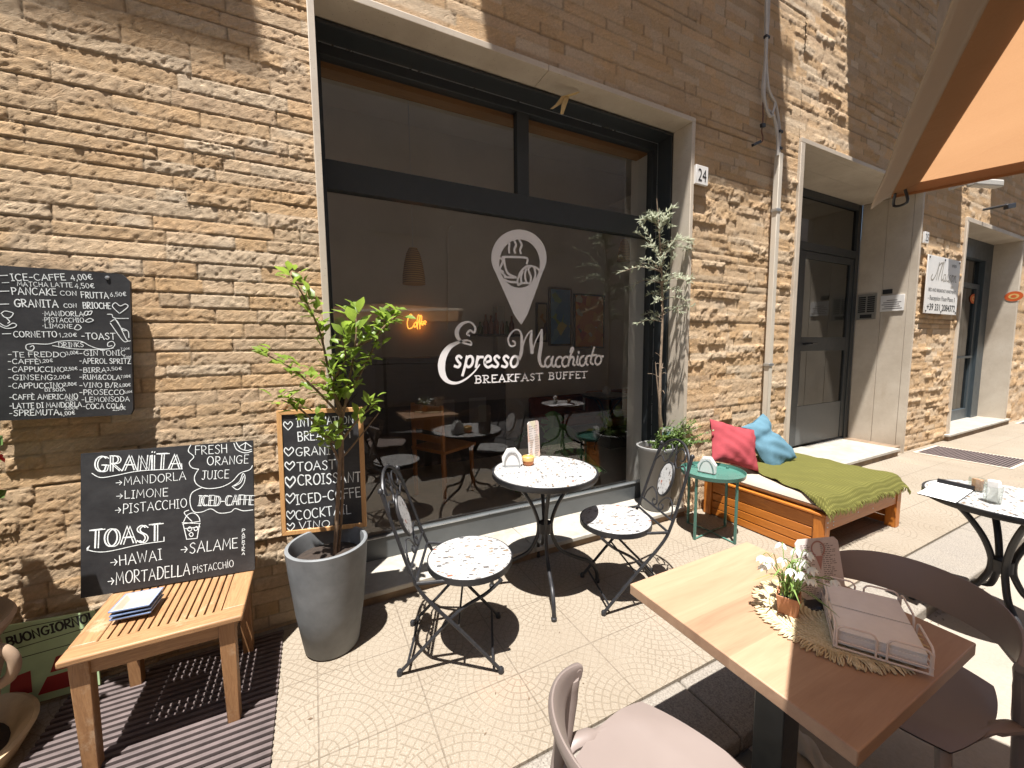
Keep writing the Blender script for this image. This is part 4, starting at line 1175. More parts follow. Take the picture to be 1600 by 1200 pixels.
for bi, (pp, dy1, dy0) in enumerate(branches):
    n = len(pp)
    pts = cat_rom([TX(a, b, dy1 * i / (n - 1) + dy0 * .3 * math.sin(i)) for i, (a, b) in enumerate(pp)], 6)
    br_.tube(pts, list(np.linspace(.007, .0025, len(pts))), 6)
    if bi == 7: continue
    sparse = .45 if bi in (6,) else 1.0
    for j in range(3, len(pts)):
        for q in range(3 if rl.random() < .5 * sparse else 2):
            p = Vector(pts[j]) + rdir(rl) * .03
            d_ = (Vector(pts[j]) - Vector(pts[j - 1])).normalized() * .5 + rdir(rl, -.5, .9)
            L = rl.uniform(.042, .072) if bi != 2 else rl.uniform(.055, .095)
            leaf(lv, p + d_.normalized() * .008, d_, Vector((0, -.3, 1)) + rdir(rl) * .4, L, L * rl.uniform(.48, .62), .16, .12)
part('branches', br_, BARK, lt)
part('foliage', lv, LEM, lt)

# ================================================================== WHITE POT AND OLIVE TREE
OC = Vector((2.545, 2.375, .08))
PZ = 1.10
wp = thing('white_planter', 'pale round planter standing on the right end of the window sill', 'planter', OC)
part('pot', MB().lathe([(0, .003), (.105, .003), (.11, .01), (.15, .49), (.163, .512), (.163, .537), (.154, .542), (.145, .535), (.142, .47), (0, .47)], OC, 40), m_plain('pale_stoneware', (.19, .187, .18), .65, .1, 4, 0, .1), wp)
part('soil', MB().lathe([(0, .502), (.140, .495)], OC, 26), SOIL, wp)
OC = OC + Vector((0, 0, .05))
OB = m_plain('olive_bark', (.27, .20, .14), .85, .3, 40, 0, .3)
OLV = m_leaf('olive_leaf', (.19, .22, .13), (.48, .50, .38), .35)
ot = thing('olive_tree', 'slender silver leaved olive tree in the pale planter by the window', 'tree', OC + Vector((0, 0, .43)))
ro = random.Random(12)
TO = lambda px, py, dy=0.0: at(px, py, Y=2.325 + dy)
tm = MB()
tm.tube(cat_rom([OC + Vector((.06, -.0, .43)), TO(1031, 640), TO(1032, 570), TO(1035, 500), TO(1034, 430), TO(1030, 360), TO(1026, 310)], 5), list(np.linspace(.014, .003, 31)), 8)
tm.tube(cat_rom([OC + Vector((.075, -.02, .43)), TO(1028, 610), TO(1024, 565)], 5), list(np.linspace(.010, .002, 11)), 7)
part('trunk', tm, OB, ot)
br_ = MB(); lv = MB()
mains = [TO(1034, y_) for y_ in range(580, 310, -8)]
for i in range(62):
    t = ro.random()
    if i > 52: t = ro.uniform(0, .12)
    py = 505 - t * 175 if i <= 52 else ro.uniform(560, 620)
    b0 = TO(1034 - 6 * t, py)
    env = .36 * math.sin(min(1, (1 - t) * 1.15 + .10) * PI * .62) if i <= 52 else .12
    d_ = rdir(ro, -.25, .75)
    d_.y *= .75
    if d_.x < 0: d_.x *= 1.1
    L = env * ro.uniform(.35, 1.15)
    p1 = b0 + d_ * L
    p1.y = min(p1.y, 2.60 if p1.x < 2.72 else 2.27)
    p1.y = max(p1.y, 2.10)
    pm = (b0 + p1) / 2 + Vector((0, 0, L * .12))
    pts = cat_rom([b0, pm, p1], 6)
    br_.tube(pts, list(np.linspace(.003, .001, len(pts))), 4)
    if i > 52:
        continue
    for j in range(2, len(pts)):
        for q in range(3):
            dd = (Vector(pts[j]) - Vector(pts[j - 1])).normalized() * .8 + rdir(ro, -.3, .9) * .8
            Lf = ro.uniform(.028, .054)
            leaf(lv, Vector(pts[j]), dd, Vector((0, 0, 1)) + rdir(ro) * .6, Lf, Lf * .24, .12, .06)
part('branches', br_, OB, ot)
part('foliage', lv, OLV, ot)
# low bushy plant in the same pot
ub = thing('bushy_herb', 'small bushy green herb spilling out of the pale planter', 'plant', OC + Vector((.05, -.05, .44)))
lv = MB(); st = MB()
for i in range(80):
    b0 = OC + Vector((ro.uniform(-.05, .12), ro.uniform(-.11, .03), .445))
    d_ = rdir(ro, .05, .9); d_.x = d_.x * .8 + .42; d_.y = d_.y * .7 - .30
    L = ro.uniform(.10, .30)
    p1 = b0 + d_ * L + Vector((0, 0, .02))
    p1.y = min(p1.y, 2.57 if p1.x < 2.70 else 2.255)
    pts = cat_rom([b0, (b0 + p1) / 2 + Vector((0, 0, .03)), p1], 5)
    st.tube(pts, .0014, 4)
    for j in range(2, len(pts)):
        for q in range(4):
            leaf(lv, Vector(pts[j]), rdir(ro, -.3, .9), Vector((0, 0, 1)) + rdir(ro) * .4, ro.uniform(.014, .026), .012, .1, .1)
part('stems', st, D.materials['green_stem'], ub)
part('foliage', lv, m_leaf('herb_leaf', (.05, .10, .02), (.17, .24, .06)), ub)
# teal plant card standing in the pot
tcf = Frame(OC + Vector((.02, -.05, .44)), OC + Vector((.16, -.06, .44)), OC + Vector((.0, -.03, .72)))
tc = thing('plant_card', 'teal garden card with an arched picture stuck in the pale planter', 'card', tcf.P(.07, 0))
part('card', MB().prism([(.02, -.02), (.125, -.02), (.15, .20), (-.005, .20)], tcf.o, tcf.u, tcf.v, -tcf.n * .004), m_plain('teal_card', (.16, .27, .26), .6, .06, 8), tc, smooth=0)
part('picture', MB().prism([(.045, 0)] + [(.075 + .045 * math.cos(q), .105 + .03 * math.sin(q)) for q in np.linspace(PI, 0, 9)] + [(.115, 0)], tcf.P(0, 0, .0012), tcf.u, tcf.v, -tcf.n * .0005), m_plain('maroon_picture', (.06, .03, .035), .6, .6, 60), tc, smooth=0)
part('band', MB().prism([(-.006, .166), (.148, .166), (.151, .198), (-.006, .198)], tcf.P(0, 0, .0012), tcf.u, tcf.v, -tcf.n * .0005), m_plain('cream_band', (.40, .40, .36), .6, .3, 90), tc, smooth=0)

# ================================================================== BISTRO SET
def spiral(c, u, v, r0, r1, a0, turns, n=16):
    return [c + u * ((r0 + (r1 - r0) * t) * math.cos(a0 + turns * 2 * PI * t)) + v * ((r0 + (r1 - r0) * t) * math.sin(a0 + turns * 2 * PI * t)) for t in np.linspace(0, 1, n)]
def bistro_chair(label, loc, rz):
    t = thing('bistro_chair', label, 'chair', loc, rz, 'folding terrazzo bistro chairs')
    s = MB(); s.disc_stack((.09, 0, 0), .198, .447, .457, 56, .003)
    part('seat', s, TERRAZZO, t, world=False)
    part('seat_rim', MB().lathe([(.193, .426), (.203, .426), (.203, .4545), (.199, .4545), (.193, .445)], (.09, 0, 0), 56).lathe([(0, .440), (.195, .438), (.195, .4465), (0, .4465)], (.09, 0, 0), 40), IRON, t, world=False)
    r = .0095
    for sy in (-1, 1):
        y = .182 * sy
        # long bar: front foot -> behind the seat -> top of the back
        pts = cat_rom([(.225, y, .012), (.06, y, .20), (-.10, y, .375), (-.155, y, .48), (-.215, y * .97, .66), (-.275, y * .90, .845)], 6)
        part('back_post', MB().tube(pts, r, 8, flat=.8).lathe([(0, -.012), (.012, -.006), (.0125, .004), (.007, .012), (0, .015)], pts[-1], 12), IRON, t, world=False)
        y2 = .160 * sy
        pts = cat_rom([(-.225, y2, .012), (-.10, y2, .14), (.04, y2, .285), (.16, y2, .36), (.235, y2, .425)], 6)
        part('leg', MB().tube(pts, r, 8, flat=.8), IRON, t, world=False)
        for q in ((.225, y, 0), (-.225, y2, 0)):
            part('foot_cap', MB().lathe([(0, 0), (.013, .001), (.014, .018), (.009, .026), (0, .027)], q, 12), IRON, t, world=False)
    for p_, q_, r_ in (((.19, -.182, .045), (.19, .182, .045), .006), ((-.19, -.16, .045), (-.19, .16, .045), .006), ((-.14, -.182, .435), (-.14, .182, .435), .007), ((.04, -.182, .217), (.04, .182, .217), .005), ((.225, -.16, .42), (.225, .16, .42), .006),
                       ((-.14, -.182, .437), (.0, -.165, .434), .008), ((-.14, .182, .437), (.0, .165, .434), .008)):
        part('cross_bar', MB().tube([p_, q_], r_, 8), IRON, t, world=False)
    # back ornament in the leaning plane of the posts
    o = Vector((-.155, 0, .48)); v = Vector((-.12, 0, .365)).normalized(); u = Vector((0, 1, 0)); n = u.cross(v)
    pl = lambda a, b: o + u * a + v * b
    om = MB()
    om.tube(cat_rom([pl(-.172, .29), pl(-.135, .375), pl(-.07, .425), pl(0, .44), pl(.07, .425), pl(.135, .375), pl(.172, .29)], 6), .0075, 8)
    om.tube([pl(-.178, .02), pl(.178, .02)], .006, 8)
    for sg in (-1, 1):
        om.tube(cat_rom([pl(.17 * sg, .27), pl(.12 * sg, .315), pl(.06 * sg, .29), pl(.02 * sg, .35), pl(.05 * sg, .40), pl(.10 * sg, .385), pl(.105 * sg, .345), pl(.075 * sg, .335)], 5), .0048, 6)
        om.tube(cat_rom([pl(.0, .415), pl(.012 * sg, .37), pl(.035 * sg, .33), pl(.02 * sg, .28)], 4), .0042, 6)
        om.tube(cat_rom([pl(.155 * sg, .025), pl(.145 * sg, .075), pl(.10 * sg, .115), pl(.045 * sg, .095), pl(.012 * sg, .05), pl(.03 * sg, .028), pl(.055 * sg, .036), pl(.055 * sg, .058), pl(.038 * sg, .058)], 5), .0048, 6)
    part('scrollwork', om, IRON, t, world=False)
    E_ = lambda k_, q: pl(.062 * k_ * math.cos(q), .20 + .095 * k_ * math.sin(q))
    ov = MB(); N = 40
    ring = [E_(1.0, 2 * PI * i / N) for i in range(N)]
    A_ = [p - n * .007 for p in ring]; B_ = [p + n * .007 for p in ring]
    ov.add(A_ + B_, [tuple(range(N))[::-1], tuple(range(N, 2 * N))] + [(i, (i + 1) % N, N + (i + 1) % N, N + i) for i in range(N)])
    part('oval_inlay', ov, TERRAZZO, t, world=False)
    part('oval_ring', MB().tube([E_(1.03, 2 * PI * i / N) for i in range(N)], .0085, 8, closed=True), IRON, t, world=False)
    return t
bistro_chair('terrazzo bistro chair left of the round table, its back near the framed chalkboard', (.548, 1.755, 0), math.radians(-22.8))
bistro_chair('terrazzo bistro chair right of the round table, its back towards the pale planter', (1.612, 1.690, 0), math.radians(161.3))

def bistro_table(label, loc, rz, lr=.0115):
    t = thing('bistro_table', label, 'table', loc, rz, 'round terrazzo bistro tables with black iron legs')
    part('tabletop', MB().disc_stack((0, 0, 0), .302, .709, .721, 72, .002), TERRAZZO, t, world=False)
    part('rim', MB().lathe([(.29, .688), (.310, .688), (.313, .692), (.313, .7185), (.3035, .7185), (.3035, .700), (.29, .698)], (0, 0, 0), 72).lathe([(0, .700), (.30, .698), (.30, .7085), (0, .7085)], (0, 0, 0), 48), IRON, t, world=False)
    for i in range(4):
        a = i * PI / 2
        c, s_ = math.cos(a), math.sin(a)
        prof = cat_rom([(.235, .690), (.16, .63), (.085, .52), (.045, .42), (.038, .36), (.050, .30), (.10, .215), (.20, .165), (.275, .135), (.318, .075), (.325, .010)], 5)
        part('leg', MB().tube([(r_ * c, r_ * s_, z_) for r_, z_ in prof], lr, 9), IRON, t, world=False)
        part('foot_cap', MB().lathe([(0, 0), (.015, .001), (.016, .016), (.011, .022), (0, .022)], (.325 * c, .325 * s_, 0), 12), IRON, t, world=False)
    part('collar', MB().lathe([(.0, .33), (.034, .33), (.04, .335), (.04, .395), (.034, .40), (0, .40)], (0, 0, 0), 20), IRON, t, world=False)
    return t
bt1 = bistro_table('round terrazzo bistro table between the two folding chairs', (1.205, 1.975, 0), math.radians(-113))
bistro_table('round terrazzo bistro table at the right edge holding menu sheet and jars', (3.15, .615, ROADZ), math.radians(30), .0145)

# on the bistro table
ZB_ = .7215
NAP = m_plain('paper_napkin', (.74, .73, .71), .85, .04, 30)
def napkin_rack(loc, rz, s, lab):
    t = thing('napkin_holder', lab, 'napkin holder', loc, rz)
    part('base', MB().box((0, 0, .002), (.055 * s, .10 * s, .004)), CLEAR if s > 1.05 else ALU, t, world=False)
    for sx in (-1, 1):
        arch = [(sx * .018 * s, .045 * s * math.cos(q), .005 + .085 * s * math.sin(q)) for q in np.linspace(0, PI, 15)]
        part('arch', MB().tube(arch, .0025, 6), ALU, t, world=False)
    nm = MB()
    rn = random.Random(int(s * 100))
    for i in range(9):
        x = (-.013 + i * .0032) * s; tl = rn.uniform(-.006, .006)
        P = [(-.052, .006), (.052, .006), (.058, .05), (.03, .10 + tl), (-.02, .105 + tl), (-.056, .06)]
        nm.prism([(a * s, b * s) for a, b in P], (x, 0, 0), (0, 1, 0), (.08 * rn.uniform(-1, 1), 0, 1), (.0018, 0, 0))
    part('napkins', nm, NAP, t, world=False, smooth=0)
    return t
napkin_rack((1.065, 2.13, ZB_), math.radians(65), 1.05, 'metal napkin holder with white napkins on the round bistro table')
cb = thing('candle_bowl', 'small orange ribbed ceramic bowl on the round bistro table', 'bowl', (1.165, 2.105, ZB_))
BOWLP = [(0, .0), (.026, .0), (.034, .012), (.037, .028)]
part('base', MB().lathe(BOWLP + [(0, .028)], (1.165, 2.105, ZB_), 28), m_plain('orange_glaze', (.50, .16, .045), .3, .15, 20), cb)
part('rim_band', MB().lathe([(.0, .0282), (.0372, .0282), (.0385, .033), (.0372, .037), (.0383, .042), (.037, .046), (.0375, .052), (.034, .055), (.032, .053), (.032, .045), (0, .044)], (1.165, 2.105, ZB_), 28), m_plain('yellow_glaze', (.62, .40, .14), .35, .15, 40), cb)
PRINT = m_plain('grey_print', (.16, .14, .13), .8, .3, 200)
def menu_card(lab, fr, wd, hg, tint, pin=False):
    t = thing('menu_card', lab, 'menu', fr.P(wd / 2, 0))
    c = .012
    poly = [(c, 0), (wd - c, 0), (wd, c), (wd, hg - c), (wd - c, hg), (c, hg), (0, hg - c), (0, c)]
    part('card', MB().prism(poly, fr.o, fr.u, fr.v, -fr.n * .003), tint, t, smooth=0)
    r = random.Random(int(wd * 1e4)); tx = MB()
    rows = 26 if pin else 14
    for i in range(rows):
        b = hg * (.06 + .86 * i / rows)
        for cx0, cx1 in ((.10, .42), (.56, .90)):
            if pin and b > hg * .72 and cx0 < .5 < cx1: continue
            e1 = cx0 + (cx1 - cx0) * r.uniform(.45, 1.0)
            if pin and cx0 < .5 and b > .7 * hg: e1 = min(e1, .36)
            a = wd * cx0
            while a < wd * e1:
                L = r.uniform(.004, .012)
                tx.add([fr.P(a, b, .0006), fr.P(min(a + L, wd * .93), b, .0006), fr.P(min(a + L, wd * .93), b + hg * .012, .0006), fr.P(a, b + hg * .012, .0006)], [(0, 1, 2, 3)])
                a += L + .003
    part('print', tx, PRINT, t, smooth=0)
    return t
mf = Frame((1.225, 2.20, ZB_), (1.345, 2.235, ZB_), (1.225, 2.215, ZB_ + .25))
PINKC = Mat('printed_menu_card', (.6, .5, .45), .5)
_v = PINKC.vor(26, 'F1', PINKC.mapping((1, 1, .5)))
_r = PINKC.nt.nodes.new('ShaderNodeSeparateColor'); PINKC.nt.links.new(_v.outputs['Color'], _r.inputs[0])
PINKC.color(PINKC.mix(.35, (.66, .60, .57), PINKC.ramp(_r.outputs[0], [(0, (.7, .3, .1)), (.25, (.8, .75, .7)), (.5, (.45, .25, .12)), (.7, (.75, .7, .3)), (.85, (.8, .5, .4))], 'CONSTANT')))
PINKC = PINKC.m
menu_card('tall printed menu card standing on the round bistro table', mf, .105, .245, PINKC)

# ================================================================== GREEN TRAY TABLE
TEAL = m_plain('green_lacquer', (.06, .16, .13), .28, .08, 6)
TC_ = Vector((2.69, 1.955, 0))
tt = thing('tray_table', 'small round green metal tray table beside the daybed', 'table', TC_)
part('tray', MB().lathe([(0, .470), (.205, .470), (.222, .474), (.226, .502), (.222, .503), (.217, .479), (.20, .476), (0, .476)], TC_, 56), TEAL, tt)
feet = [TC_ + Vector((.20 * math.cos(a), .20 * math.sin(a), 0)) for a in [math.radians(q) for q in (-175, -90, 5, 92)]]
for i in range(4):
    p = feet[i]
    part('leg', MB().bar(p, p + Vector((0, 0, .492)), .016, .016).bar(p + Vector((0, 0, .006)), TC_ + Vector((0, 0, .012 + .001 * i)), .012, .008), TEAL, tt, bevel=.002)
napkin_rack((2.655, 1.975, .4765), math.radians(20), 1.15, 'clear napkin holder fanned with white napkins on the green tray table')

# ================================================================== PALLET DAYBED
ORW = m_wood('orange_stained_pine', (.36, .105, .012), (.54, .19, .028), 0, .8, .38)
ORY = m_wood('orange_stained_pine_across', (.36, .105, .012), (.54, .19, .028), 1, .8, .38)
ORZ = m_wood('orange_stained_post', (.36, .105, .012), (.54, .19, .028), 2, .8, .38)
bx0, bx1, by0, by1, bh = 2.985, 4.105, 1.335, 2.245, .305
db = thing('daybed', 'low orange stained wooden daybed built of slats below the cushions', 'daybed', ((bx0 + bx1) / 2, (by0 + by1) / 2, 0))
for x in (bx0, bx1 - .07):
    for y in (by0, by1 - .07):
        part('post', MB().span((x, y, 0), (x + .07, y + .07, bh - .005)), ORZ, db, bevel=.004)
for x, sx in ((bx0 + .012, 1), (bx1 - .034, 1)):
    for z0, z1 in ((.205, .292), (.135, .198), (.07, .128), (.008, .063)):
        part('side_board', MB().span((x, by0 + .071, z0), (x + .022, by1 - .071, z1)), ORY, db, bevel=.003)
for y in (by0 + .006, by1 - .04):
    part('end_rail', MB().span((bx0 + .071, y, .195), (bx1 - .071, y + .034, bh - .004)), ORW, db, bevel=.004)
for q0, q1 in ((bx0 - .006, bx0 + .05), (bx1 - .05, bx1 + .006)):
    part('cap_rail', MB().span((q0, by0 - .004, bh - .003), (q1, by1 + .004, bh + .014)), ORY, db, bevel=.003)
sc_ = MB()
for x, z in ((bx0 + .12, .25), (bx0 + .12, .225), (bx0 + .45, .25), (bx1 - .45, .235), (bx1 - .12, .25), (bx0 + .034, .26), (bx0 + .034, .23)):
    sc_.lathe([(.0055, 0), (.005, .002), (0, .0025)], (0, 0, 0), 8)
    k_ = len(sc_.v) - 24 if False else None
    n0 = len(sc_.v) - 8 * 3
    yy = by0 + (.0055 if x > bx0 + .07 and x < bx1 - .07 else 0)
    for q in range(n0, len(sc_.v)):
        a_, b_, c_ = sc_.v[q]; sc_.v[q] = (x + a_, yy - c_, z + b_)
part('screws', sc_, ALU, db)
sl_ = MB()
for i in range(9): sl_.span((bx0 + .03, by0 + .05 + i * .095, bh - .03), (bx1 - .03, by0 + .12 + i * .095, bh - .012))
part('bed_slats', sl_, ORW, db, bevel=.002)
def sfield(x, y, s): return math.sin(x * 7.1 + s) * math.cos(y * 5.3 + s * 2) * .5 + math.sin(x * 17.3 + y * 11.7 + s * 3) * .25 + math.sin(x * 3.1 - y * 8.7 + s) * .4
MATTH = .085
mt = thing('mattress', 'thin cream mattress pad lying on the wooden daybed', 'mattress', ((bx0 + bx1) / 2, (by0 + by1) / 2, bh))
mm = MB()
NX, NY = 40, 34
def mat_pt(u, v, top):
    x = bx0 + .012 + (bx1 - bx0 - .024) * u; y = by0 + .004 + (by1 - by0 - .02) * v
    e = min(u, 1 - u) * (bx1 - bx0); f = min(v, 1 - v) * (by1 - by0)
    r = 1 - max(0, 1 - min(e, f) / .05) ** 2
    r = math.sqrt(max(0, r))
    z = bh + .016 + (MATTH * (.5 + .5 * r) + .008 * sfield(x * 1.5, y * 1.5, 1) * r if top else MATTH * .5 * (1 - r) * .9)
    return (x, y, z)
mm.grid(lambda u, v: mat_pt(u, v, True), NX, NY)
mm.grid(lambda u, v: mat_pt(1 - u, v, False), NX, NY)
part('pad', mm, m_plain('cream_cotton', (.38, .31, .25), .9, .06, 8, 0, .1), mt, smooth=80)
# olive waffle throw
th = thing('throw_blanket', 'olive green waffle throw with fringed ends spread over the daybed', 'blanket', ((bx0 + bx1) / 2, (by0 + by1) / 2, bh + .1))
WAF = Mat('olive_waffle', (.2, .2, .03), .9, spec=.15)
x_, y_, z_ = WAF.xyz(WAF.tc('UV'))
wv = (((x_ * 62.0).fr() - .5).ab() * 2.0) * (((y_ * 52.0).fr() - .5).ab() * 2.0)
WAF.color(WAF.mix(wv, (.085, .082, .020), WAF.ramp(WAF.noise(5, 5), [(.3, (.145, .138, .038)), (.7, (.195, .185, .052))])))
WAF.bump(wv, .7, .006); WAF = WAF.m
def throw_pt(u, v):
    # u across (left to right), v from the front hem to the wall
    xl = 2.962 + .36 * v ** 1.2; xr = 4.135 + .02 * v
    x = xl + (xr - xl) * u
    y = by0 - .030 + (by1 - by0 - .01) * v
    fu = max(0, min(1, (x - bx0) / (bx1 - bx0)))
    uu = (x - bx0 - .012) / (bx1 - bx0 - .024); vv = (y - by0 - .004) / (by1 - by0 - .02)
    du = max(0, -uu, uu - 1) * 1.1; dv = max(0, -vv, vv - 1) * .9
    z = mat_pt(min(1, max(0, uu)), min(1, max(0, vv)), True)[2] + .013 - (du + dv) * .9
    z += .006 + .005 * sfield(x * 3.1, y * 3.7, 2) + .006 * max(0, math.sin(x * 9 + y * 14 + 2 * math.sin(x * 4))) ** 4 + .010 * math.exp(-((x - 3.5 - .3 * (y - 1.4)) / .06) ** 2)
    # drop over the front edge, the right edge and the front left corner
    if v < .12: z += .008 * math.sin(u * 23) * (.12 - v) / .12
    return (x, y, z)
tmb = MB(); NU, NV_ = 90, 72
tmb.grid(throw_pt, NU, NV_)
to = part('cloth', tmb, WAF, th, smooth=80)
uvl = to.data.uv_layers.new(name='UVMap')
nu1 = NU + 1
uvs = []
for lp in to.data.loops:
    vi = lp.vertex_index
    uvs += [(vi % nu1) / NU, (vi // nu1) / NV_]
uvl.data.foreach_set('uv', uvs)
so = to.modifiers.new('solid', 'SOLIDIFY'); so.thickness = .006; so.offset = -1
fg = MB(); rf = random.Random(2)
for i in range(150):
    u = i / 149
    p = Vector(throw_pt(u, 0)); q = p + Vector((rf.uniform(-.012, .012), rf.uniform(-.018, -.004), -rf.uniform(.03, .05)))
    fg.tube([p + Vector((0, .004, .001)), (p + q) / 2 + Vector((0, -.006, .004)), q], [.0028, .0026, .0014], 5)
for i in range(62):
    v = i / 69 * .5
    p = Vector(throw_pt(1, v)); q = p + Vector((rf.uniform(-.004, .016), rf.uniform(-.012, .012), -rf.uniform(.03, .055)))
    fg.tube([p + Vector((-.004, 0, .001)), (p + q) / 2 + Vector((.008, 0, .003)), q], [.0028, .0026, .0014], 5)
part('fringe', fg, m_plain('olive_yarn', (.15, .145, .03), .9, .15, 30), th)

def pillow(lab, col, c, w_, h_, th_, lean, yaw, roll, seed, pinch=0.0):
    t = thing('pillow', lab, 'pillow', c, yaw, 'pillows leaning on the wall at the daybed')
    p = MB(); N = 26
    R_ = Matrix.Rotation(-lean, 3, 'X') @ Matrix.Rotation(roll, 3, 'Y')
    def pt(u, v, s):
        a, b = 2 * u - 1, 2 * v - 1
        e = (max(0, 1 - abs(a) ** 2.6) * max(0, 1 - abs(b) ** 2.6)) ** .55
        sx = 1 - .07 * (1 - b * b) * 0 - .09 * (1 - abs(a)) * 0
        x = a * w_ / 2 * (1 - .08 * (1 - abs(b)) ** 1 * abs(a)); z = b * h_ / 2 * (1 - .08 * (1 - abs(a)) * abs(b))
        if pinch:
            x *= 1 - pinch * math.exp(-((b - .30) / .28) ** 2) * (1.0 if a > 0 else .15) - .12 * max(0, b)
            e *= 1 - .35 * math.exp(-((b - .30) / .16) ** 2)
        wr = .010 * math.sin(a * 7 + b * 11 + seed) * e + .012 * math.sin(a * 15 - b * 5 + seed * 2) * (1 - e) * (e > .02) + .006 * math.sin((a * .6 + b) * 13 + a * a * 6 + seed * 1.7) * e * (1 - e) * 3 + .010 * math.sin(a * 3.1 - b * 4 + seed)
        y = -s * (th_ / 2 * e + wr * .6)
        return tuple(R_ @ Vector((x, y, z)))
    p.grid(lambda u, v: pt(u, v, 1), N, N)
    p.grid(lambda u, v: pt(1 - u, v, -1), N, N)
    M = Mat('linen_' + str(seed), col, .9, spec=.15)
    wf_ = M.noise(300, 2, .5)
    M.color(M.ramp(M.noise(6, 5) * .6 + wf_ * .4, [(.3, tuple(q * .82 for q in col)), (.7, tuple(min(1, q * 1.12) for q in col))]))
    M.bump(M.noise(14, 5, .65) + wf_ * .2, .35, .012)
    part('cover', p, M.m, t, world=False, smooth=80)
pillow('faded red linen pillow leaning on the wall at the daybed', (.29, .05, .06), at(1146, 695, Y=2.06), .40, .37, .15, .55, -.28, .30, 1)
pillow('blue linen pillow slumped against the wall beside the red one', (.09, .18, .235), at(1200, 692, Y=2.07), .36, .46, .15, .50, -.20, -.36, 2, .30)

# ================================================================== OAK CAFE TABLE IN FRONT
ZW = .68
OAK = Mat('oak_laminate', (.45, .27, .15), .42)
_v = OAK.mapping((1.1, 11, 11), (0, 0, .02))
_n = OAK.noise(1.7, 7, .62, _v, .9)
_f = OAK.noise(2.0, 4, .7, OAK.mapping((6, 160, 160)))
_x, _y, _z = OAK.xyz()
_pl = ((_y * 7.4 + .3).fl() * .377).fr()
_k = _n * .62 + _f * .22 + _pl * .22
OAK.color(OAK.ramp(_k, [(.28, (.255, .150, .092)), (.45, (.33, .205, .128)), (.62, (.39, .255, .163)), (.8, (.43, .29, .19))]))
OAK.bump(_f, .12, .001); OAK.rough(_f.ss(0, 1, .36, .5)); OAK = OAK.m
wt_ = thing('cafe_table', 'square oak topped cafe table on a dark pedestal in the foreground', 'table', (1.188, .62, ROADZ))
part('tabletop', MB().span((.886, .318, ZW - .034), (1.490, .924, ZW)), OAK, wt_, bevel=.003)
part('column', MB().span((1.145, .58, ROADZ + .0145), (1.23, .665, ZW - .0345)), FRAME, wt_, bevel=.004)
part('base_plate', MB().span((.99, .42, ROADZ + .001), (1.39, .82, ROADZ + .014)), FRAME, wt_, bevel=.004)
part('mounting_plate', MB().span((1.04, .47, ZW - .042), (1.34, .77, ZW - .0346)), FRAME, wt_, smooth=0)

# straw place mat
STRAW = Mat('straw', (.6, .5, .3), .8)
STRAW.color(STRAW.ramp(STRAW.noise(60, 4, .7), [(.3, (.46, .37, .21)), (.55, (.63, .54, .35)), (.75, (.72, .64, .45))]))
STRAW.bump(STRAW.noise(200, 3), .4, .002); STRAW = STRAW.m
MC = Vector((1.262, .535, ZW))
pm = thing('place_mat', 'round woven straw place mat with looped fringe on the oak table', 'mat', MC)
wvb = MB(); rm = random.Random(8)
for i in range(15):
    r = .008 + i * .0102
    nb = max(10, int(2 * PI * r / .0042))
    nb += nb % 2
    pts = [MC + Vector(((r + .0016 * (-1) ** q) * math.cos(2 * PI * q / nb), (r + .0016 * (-1) ** q) * math.sin(2 * PI * q / nb), .0042 + .0013 * (-1) ** (q + i))) for q in range(nb)]
    wvb.tube(pts, .0046, 5, closed=True)
part('weave', wvb, STRAW, pm, smooth=80)
part('backing', MB().lathe([(0, .0006), (.155, .0006), (.155, .003), (0, .003)], MC, 48), STRAW, pm)
fr_ = MB()
for i in range(230):
    a = 2 * PI * i / 230 + rm.uniform(-.01, .01)
    r0, L = .150, rm.uniform(.026, .046)
    e = Vector((math.cos(a), math.sin(a), 0)); tg = Vector((-e.y, e.x, 0))
    sk = rm.uniform(-.010, .010)
    p0 = MC + e * r0 + Vector((0, 0, .006)); p1 = MC + e * (r0 + L * .6) + tg * sk + Vector((0, 0, rm.uniform(.006, .012))); p2 = MC + e * (r0 + L) + tg * sk * 1.5 + Vector((0, 0, rm.uniform(.002, .006)))
    p3 = p1 + tg * .006 - Vector((0, 0, .001)); p4 = p0 + tg * .005
    fr_.tube(cat_rom([p0, p1, p2, p3, p4], 3), .0016, 4)
part('fringe', fr_, STRAW, pm, smooth=80)

# rose-gold wire napkin tray with two stacks of napkins
WIRE = m_plain('powder_pink_wire', (.68, .60, .55), .4, .05, 20)
hc = Vector((1.288, .462, ZW + .011))
ha = Vector((-.213, -.132, 0)).normalized(); hb = Vector((.104, -.131, 0)); hb = (hb - ha * hb.dot(ha)).normalized()
HW, HD_ = .125, .088
nh = thing('wire_napkin_tray', 'pale pink wire napkin tray on the straw place mat', 'napkin tray', hc)
hp = lambda a, b, z: hc + ha * a + hb * b + Vector((0, 0, z))
part('base_frame', MB().tube([hp(-HW, -HD_, .004), hp(HW, -HD_, .004), hp(HW, HD_, .004), hp(-HW, HD_, .004)], .0026, 7, closed=True).tube([hp(-HW, 0, .004), hp(HW, 0, .004)], .002, 6).tube([hp(0, -HD_, .003), hp(0, HD_, .003)], .002, 6).tube([hp(-HW, -HD_, .02), hp(HW, -HD_, .02), hp(HW, HD_, .02), hp(-HW, HD_, .02)], .0022, 7, closed=True), WIRE, nh)
